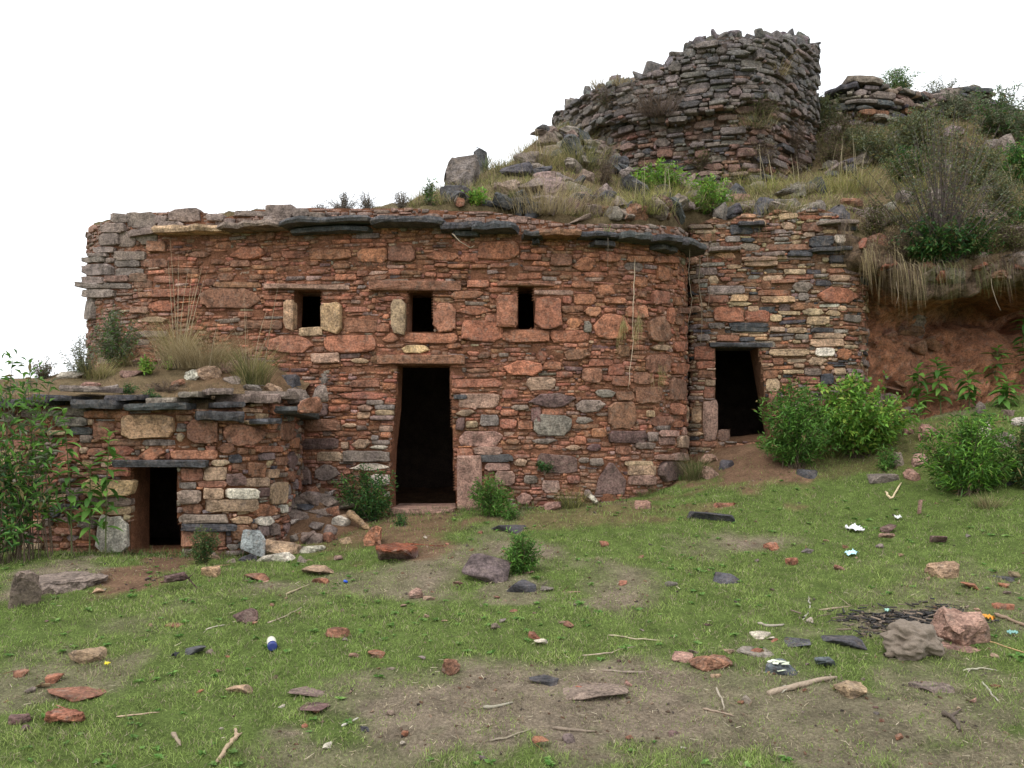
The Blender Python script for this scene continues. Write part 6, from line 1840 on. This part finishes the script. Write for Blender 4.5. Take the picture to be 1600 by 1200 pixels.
# straw and crumbs lying on the lawn
g = np.random.default_rng(9)
n = 16000
y = 2.7 + 6.2 * g.uniform(0, 1, n) ** 1.3
x = g.uniform(-1, 1, n) * (0.70 * y + 0.5)
keep = g.uniform(0, 1, n) < 0.2 + 0.8 * bare_mask(x, y)
keep &= ~((x < -2.2) & (y > 7.3))
x, y = x[keep], y[keep]; n = len(x)
z = ground_h(x, y) + g.uniform(0.004, 0.022, n)
a = g.uniform(0, 6.28, n); L = g.uniform(0.010, 0.045, n) * (0.7 + 0.3 * (y / 4)); W = g.uniform(0.0010, 0.0026, n) * (y / 4) ** 0.5
d = np.stack([np.cos(a), np.sin(a), g.uniform(-0.25, 0.35, n)], 1) * L[:, None]; s = np.stack([-np.sin(a), np.cos(a), g.uniform(-0.5, 0.5, n)], 1) * W[:, None]
p0 = np.stack([x, y, z], 1)
V = np.stack([p0 - s, p0 + s, p0 + d + s * 0.6, p0 + d - s * 0.6], 1).reshape(-1, 3)
k = np.arange(n)[:, None] * 4
C = np.repeat(colmix(g, n, [(0.42, 0.35, 0.23), (0.52, 0.45, 0.32), (0.25, 0.18, 0.12), (0.16, 0.11, 0.08)]), 4, 0)
tag(obj('dry_litter', fast_mesh('dry_litter', V, np.concatenate([k + np.array([[0, 1, 2]]), k + np.array([[0, 2, 3]])]), M_GRASS, C)), 'dry straw and bark litter strewn over the lawn', 'litter', kind='stuff')
# soil crumbs on the bare patches
cr = rock_mesh('crumb', 1, 1, 0.7, (0.13, 0.09, 0.06), 4, M_SOIL, 7, 0)
cv = np.array([v.co[:] for v in cr.vertices]); cr.calc_loop_triangles(); ct = np.array([t_.vertices[:] for t_ in cr.loop_triangles])
bpy.data.meshes.remove(cr)
n = 2600
y = 2.8 + 6.2 * g.uniform(0, 1, n); x = g.uniform(-1, 1, n) * (0.68 * y + 0.4)
keep = (g.uniform(0, 1, n) < 0.12 + 0.88 * np.maximum(bare_mask(x, y), spots(x, y, _reds))) & ~((x < -2.2) & (y > 7.3))
x, y = x[keep], y[keep]; n = len(x)
sc = g.uniform(0.006, 0.022, n) * (0.6 + y / 8)
a = g.uniform(0, 6.28, n); ca, sa = np.cos(a)[:, None], np.sin(a)[:, None]
q = np.stack([cv[None, :, 0] * ca - cv[None, :, 1] * sa, cv[None, :, 0] * sa + cv[None, :, 1] * ca, np.tile(cv[:, 2], (n, 1))], -1) * sc[:, None, None] + np.stack([x, y, ground_h(x, y) + sc * 0.15], 1)[:, None]
C = np.repeat(colmix(g, n, [(0.15, 0.10, 0.07), (0.22, 0.13, 0.085), (0.28, 0.20, 0.14), (0.10, 0.08, 0.07)]), len(cv), 0)
tag(obj('soil_crumbs', fast_mesh('soil_crumbs', q.reshape(-1, 3), (np.arange(n)[:, None, None] * len(cv) + ct[None]).reshape(-1, 3), M_SOIL, C)), 'soil crumbs and gravel on the bare patches', 'gravel', kind='stuff')

# ------------------------------------------------------------------ sticks
STK = [([(1201, 1088), (1250, 1074), (1306, 1062)], 0.020, (0.36, 0.27, 0.20), 'thick pale-ended stick lying beside the round pitted stone', None),
       ([(1257, 971), (1266, 950), (1264, 934)], 0.008, (0.42, 0.38, 0.32), 'grey bent twig standing out in the open grass', None),
       ([(1280, 955), (1305, 952), (1332, 948)], 0.008, (0.33, 0.25, 0.18), 'brown twig right of the grey bent twig', [(1328, 948), (1312, 936)]),
       ([(1119, 1076), (1126, 1092), (1131, 1111)], 0.007, (0.38, 0.32, 0.25), 'short grey twig on dark soil, end pointing at the brown block', None),
       ([(1098, 1109), (1122, 1114), (1148, 1121)], 0.007, (0.33, 0.25, 0.18), 'brown twig lying below the short grey twig', None),
       ([(1535, 1067), (1548, 1084), (1561, 1100)], 0.007, (0.36, 0.32, 0.26), 'curved grey twig right of the half-buried flat rock', None),
       ([(1556, 963), (1580, 972), (1625, 988)], 0.016, (0.24, 0.17, 0.12), 'brown branch running from the orange wrapper', None),
       ([(1490, 985), (1545, 1004), (1620, 1026)], 0.005, (0.45, 0.30, 0.15), 'long thin tan cane below the red wedge-shaped rock', None),
       ([(1505, 1049), (1535, 1046), (1560, 1050)], 0.006, (0.42, 0.37, 0.28), 'pale twig above the half-buried flat rock', [(1515, 1049), (1508, 1060)]),
       ([(339, 1193), (360, 1165), (371, 1152), (369, 1141)], 0.013, (0.33, 0.24, 0.16), 'crooked brown stick in the grass below the tan brown stone', [(366, 1160), (378, 1148)]),
       ([(270, 1149), (277, 1158), (283, 1168)], 0.012, (0.26, 0.20, 0.15), 'short dark wood stub left of the crooked stick', None),
       ([(447, 930), (466, 922), (486, 914)], 0.009, (0.40, 0.31, 0.21), 'tan stick below the pale tan flat stone', None),
       ([(365, 974), (390, 969), (408, 966)], 0.007, (0.45, 0.38, 0.28), 'pale twig lying against the dark red stone', None),
       ([(320, 985), (338, 980), (352, 978)], 0.006, (0.45, 0.40, 0.31), 'forked pale twig left of the dark red stone', [(326, 983), (318, 990)]),
       ([(418, 975), (446, 964), (472, 950)], 0.007, (0.38, 0.30, 0.22), 'thin brown stick right of the dark red stone', None),
       ([(182, 1122), (218, 1118), (250, 1114)], 0.005, (0.45, 0.34, 0.24), 'long thin straw stick beside the reddish domed rock', None),
       ([(754, 1109), (778, 1106), (801, 1100)], 0.012, (0.30, 0.26, 0.21), 'grey stick on the bare soil left of the long slab', None),
       ([(766, 1160), (800, 1152), (832, 1140)], 0.006, (0.30, 0.24, 0.18), 'dark thin twig behind the rounded orange stone', None),
       ([(864, 1140), (895, 1144), (930, 1147)], 0.010, (0.24, 0.18, 0.13), 'dark brown stick right of the rounded orange stone', None),
       ([(908, 1025), (950, 1022), (990, 1011)], 0.006, (0.38, 0.31, 0.23), 'long brown twig above the long dark slab', None),
       ([(951, 993), (990, 999), (1035, 1002)], 0.006, (0.42, 0.34, 0.24), 'long tan twig pointing to the brown block', None),
       ([(943, 1050), (995, 1052), (1046, 1054)], 0.007, (0.28, 0.22, 0.17), 'dark twig beyond the long dark slab', None),
       ([(1184, 976), (1205, 980), (1226, 978)], 0.012, (0.40, 0.34, 0.27), 'weathered stick just above the pale flat stone', None),
       ([(534, 1137), (548, 1130), (560, 1124)], 0.007, (0.55, 0.50, 0.42), 'whitish twig above the small black clod', None),
       ([(1472, 1118), (1486, 1124), (1500, 1146)], 0.016, (0.10, 0.075, 0.055), 'charred forked wood scrap in the grass', [(1486, 1124), (1503, 1112)]),
       ([(1384, 770), (1392, 782), (1409, 757)], 0.016, (0.60, 0.48, 0.30), 'pale V-shaped piece of split wood on the grass', None)]
for pts, rad, col, lab, br in STK:
    stick(pts, rad, col, lab, branch=br)
stick([bhit(1148, 328), bhit(1190, 325), bhit(1232, 324)], 0.035, (0.22, 0.18, 0.15), 'grey log lying across the bank above the chamber', 'log', cat='log', sides=8)
stick([bhit(1186, 342), P(1250, 324, 10.3), P(1280, 318, 10.4)], 0.008, (0.48, 0.40, 0.30), 'thin pale branch sloping over the broad dark slab', 'branch', cat='branch')

# gnarled root stump by the ashes
from mathutils import noise as mnoise
q = ghit(1443, 1034)
stump = thing('root_stump', 'gnarled grey-brown root stump lying by the ashes', 'stump', (q.x, q.y + 0.12, q.z))
bm = bmesh.new()
bmesh.ops.create_icosphere(bm, subdivisions=5, radius=1.0)
for v in bm.verts:
    c = v.co.copy()
    a = math.atan2(c.y, c.x)
    rg = 0.42 * mnoise.noise(c * 1.4 + Vector((3, 1, 7))) + 0.20 * mnoise.noise(Vector((c.x * 2, c.y * 3.5, c.z * 4.5 + c.x * 2))) - 0.22 * (0.25 - abs(mnoise.noise(c * 2.6 + Vector((9, 2, 4))))) + 0.05 * mnoise.noise(c * 8)
    v.co = Vector((c.x * 0.165, c.y * 0.12, c.z * 0.115)) * (1 + rg) + Vector((0, 0, 0.08))
me = bpy.data.meshes.new('stump_body'); bm.to_mesh(me); bm.free()
finish(me, M_WOOD, (0.19, 0.15, 0.115), True)
obj('stump_body', me, stump)
for k, (a, L) in enumerate([(3.5, 0.22), (0.2, 0.21)]):
    t = np.linspace(0, 1, 7)
    pth = np.stack([math.cos(a) * L * t, math.sin(a) * L * t * 0.8, 0.085 - 0.075 * t ** 1.5 + 0.02 * np.sin(t * 7 + k)], 1)[None]
    V, T = tubes(pth, (np.linspace(0.045, 0.012, 7) * (1 + 0.2 * np.sin(t * 17)))[None], 6)
    obj('root', fast_mesh('root', V, T, M_WOOD, (0.15, 0.115, 0.085)), stump)
# ashes of a small fire
q = ghit(1415, 972)
g = np.random.default_rng(31)
n = 420
px = g.normal(0, 0.24, n); py = g.normal(0, 0.11, n)
V, T, C = [], [], []
a = g.uniform(0, 6.28, n); L = g.uniform(0.02, 0.11, n); W = g.uniform(0.004, 0.014, n)
zz = ground_h(q.x + px, q.y + py) - q.z + g.uniform(0.005, 0.03, n)
c0 = np.stack([px, py, zz], 1); d = np.stack([np.cos(a), np.sin(a) * 0.8, g.uniform(-0.1, 0.2, n)], 1) * L[:, None]
pth = np.stack([c0 - d / 2, c0, c0 + d / 2], 1)
V, T = tubes(pth, np.tile(W[:, None] * 0.6, (1, 3)), 4)
C = np.repeat(colmix(g, n, [(0.03, 0.028, 0.027), (0.05, 0.04, 0.035), (0.20, 0.15, 0.11), (0.03, 0.028, 0.027)]), 12, 0)
tag(obj('charred_twigs', fast_mesh('charred_twigs', V, T, M_WOOD, C), None, q), 'charred twigs and ash of a small fire beside the red rock', 'ashes', kind='stuff')

# ------------------------------------------------------------------ rubbish
def lathe(prof, n=20):
    V, T = [], []
    for x, r_ in prof:
        for k in range(n):
            t = 2 * math.pi * k / n
            V.append((x, r_ * math.cos(t), r_ * math.sin(t)))
    for i in range(len(prof) - 1):
        for k in range(n):
            a, b = i * n + k, i * n + (k + 1) % n
            T.append((a, a + n, b + n, b))
    V += [(prof[0][0], 0, 0), (prof[-1][0], 0, 0)]
    for k in range(n):
        T += [(len(V) - 2, k, (k + 1) % n), (len(V) - 1, (len(prof) - 1) * n + (k + 1) % n, (len(prof) - 1) * n + k)]
    return V, T


q = ghit(425, 1017)
bot = thing('plastic_bottle', 'white plastic bottle with a dark blue cap lying on the grass', 'bottle', q)
bot.location.z += 0.036
bot.rotation_euler = (0, 0.10, math.radians(-70))
bot.scale = (0.8, 0.85, 0.85)
V, T = lathe([(-0.10, 0.026), (-0.105, 0.018), (-0.10, 0.030), (-0.06, 0.034), (0.0, 0.034), (0.02, 0.033)])
obj('body', new_mesh('body', V, T, M_PLASTIC, (0.72, 0.70, 0.58), True), bot)
V, T = lathe([(0.015, 0.0345), (0.05, 0.0345), (0.056, 0.031), (0.0565, 0.02)])
obj('cap', new_mesh('cap', V, T, M_PLASTIC, (0.035, 0.05, 0.20), True), bot)
q = ghit(540, 912)
V, T = lathe([(-0.008, 0.018), (0.006, 0.018), (0.009, 0.014)])
o = tag(obj('bottle_cap', new_mesh('bottle_cap', V, T, M_PLASTIC, (0.03, 0.10, 0.55), True), None, (q.x, q.y, q.z + 0.016), (0, -1.2, 0.4)), 'tiny blue bottle cap near the pale tan flat stone', 'bottle cap')


def scrap(px, py, wpx, hpx, col, label, seed, cat='paper', mat=None, name='paper_scrap'):
    """A crumpled sheet lying on the grass."""
    q = ghit(px, py)
    g = np.random.default_rng(seed)
    w = wpx / F * q.y
    n = 9
    u, v = np.meshgrid(np.linspace(-1, 1, n), np.linspace(-1, 1, n), indexing='ij')
    ed = 1 + 0.25 * (g.uniform(-1, 1, (n, n)))
    zc = np.abs(g.normal(0, 0.16, (n, n))) * w + 0.02
    X_ = u * ed * w / 2; Y_ = v * ed * w * 0.45
    V = np.stack([X_.ravel(), Y_.ravel(), (ground_h(q.x + X_, q.y + Y_) - q.z + zc).ravel()], 1)
    V = np.concatenate([V, V - np.array([0, 0, 0.003])])
    T = grid_tris(n, n)
    me = fast_mesh(name, V, np.concatenate([T, T[:, ::-1] + n * n]), mat or M_PAPER, col)
    return tag(obj(name, me, None, q), label, cat)


scrap(1335, 831, 22, 9, (0.80, 0.78, 0.80), 'crumpled white paper scrap on the grass', 41)
scrap(1330, 869, 15, 11, (0.52, 0.80, 0.86), 'light blue paper scrap below the white one', 42)
scrap(1403, 812, 9, 5, (0.75, 0.75, 0.72), 'tiny white paper bit near the dark red stone', 43)
scrap(1545, 970, 14, 14, (0.72, 0.30, 0.03), 'crumpled orange wrapper at the end of the brown branch', 44, 'wrapper', M_PLASTIC, 'plastic_wrapper')
scrap(1582, 994, 12, 10, (0.22, 0.42, 0.38), 'green plastic scrap below the brown branch', 45, 'plastic scrap', M_PLASTIC, 'plastic_scrap')
scrap(1479, 968, 24, 10, (0.12, 0.20, 0.17), 'dark green plastic scrap in the ashes', 46, 'plastic scrap', M_PLASTIC, 'plastic_scrap')
scrap(1386, 958, 8, 5, (0.30, 0.50, 0.42), 'tiny teal plastic bit above the ashes', 47, 'plastic scrap', M_PLASTIC, 'plastic_scrap')
scrap(274, 1028, 10, 5, (0.01, 0.01, 0.012), 'tiny black plastic bit left of the charcoal-dark stone', 48, 'plastic scrap', M_PLASTIC, 'plastic_scrap')
scrap(167, 1043, 7, 9, (0.65, 0.55, 0.03), 'tiny yellow wrapper bit beside the cuboid block', 49, 'wrapper', M_PLASTIC, 'plastic_wrapper')

# ------------------------------------------------------------------ put each building's root at its base
for root in (house, hut, chamber, tower, back):
    bpy.context.view_layer.update()
    pts = [c.matrix_world.translation for ch in root.children for c in ([ch] + list(ch.children)) if c.matrix_world.translation.length > 0.1]
    c = Vector((sum(p.x for p in pts) / len(pts), sum(p.y for p in pts) / len(pts), min(p.z for p in pts)))
    root.location = c
    for ch in root.children:
        ch.location = ch.location - c
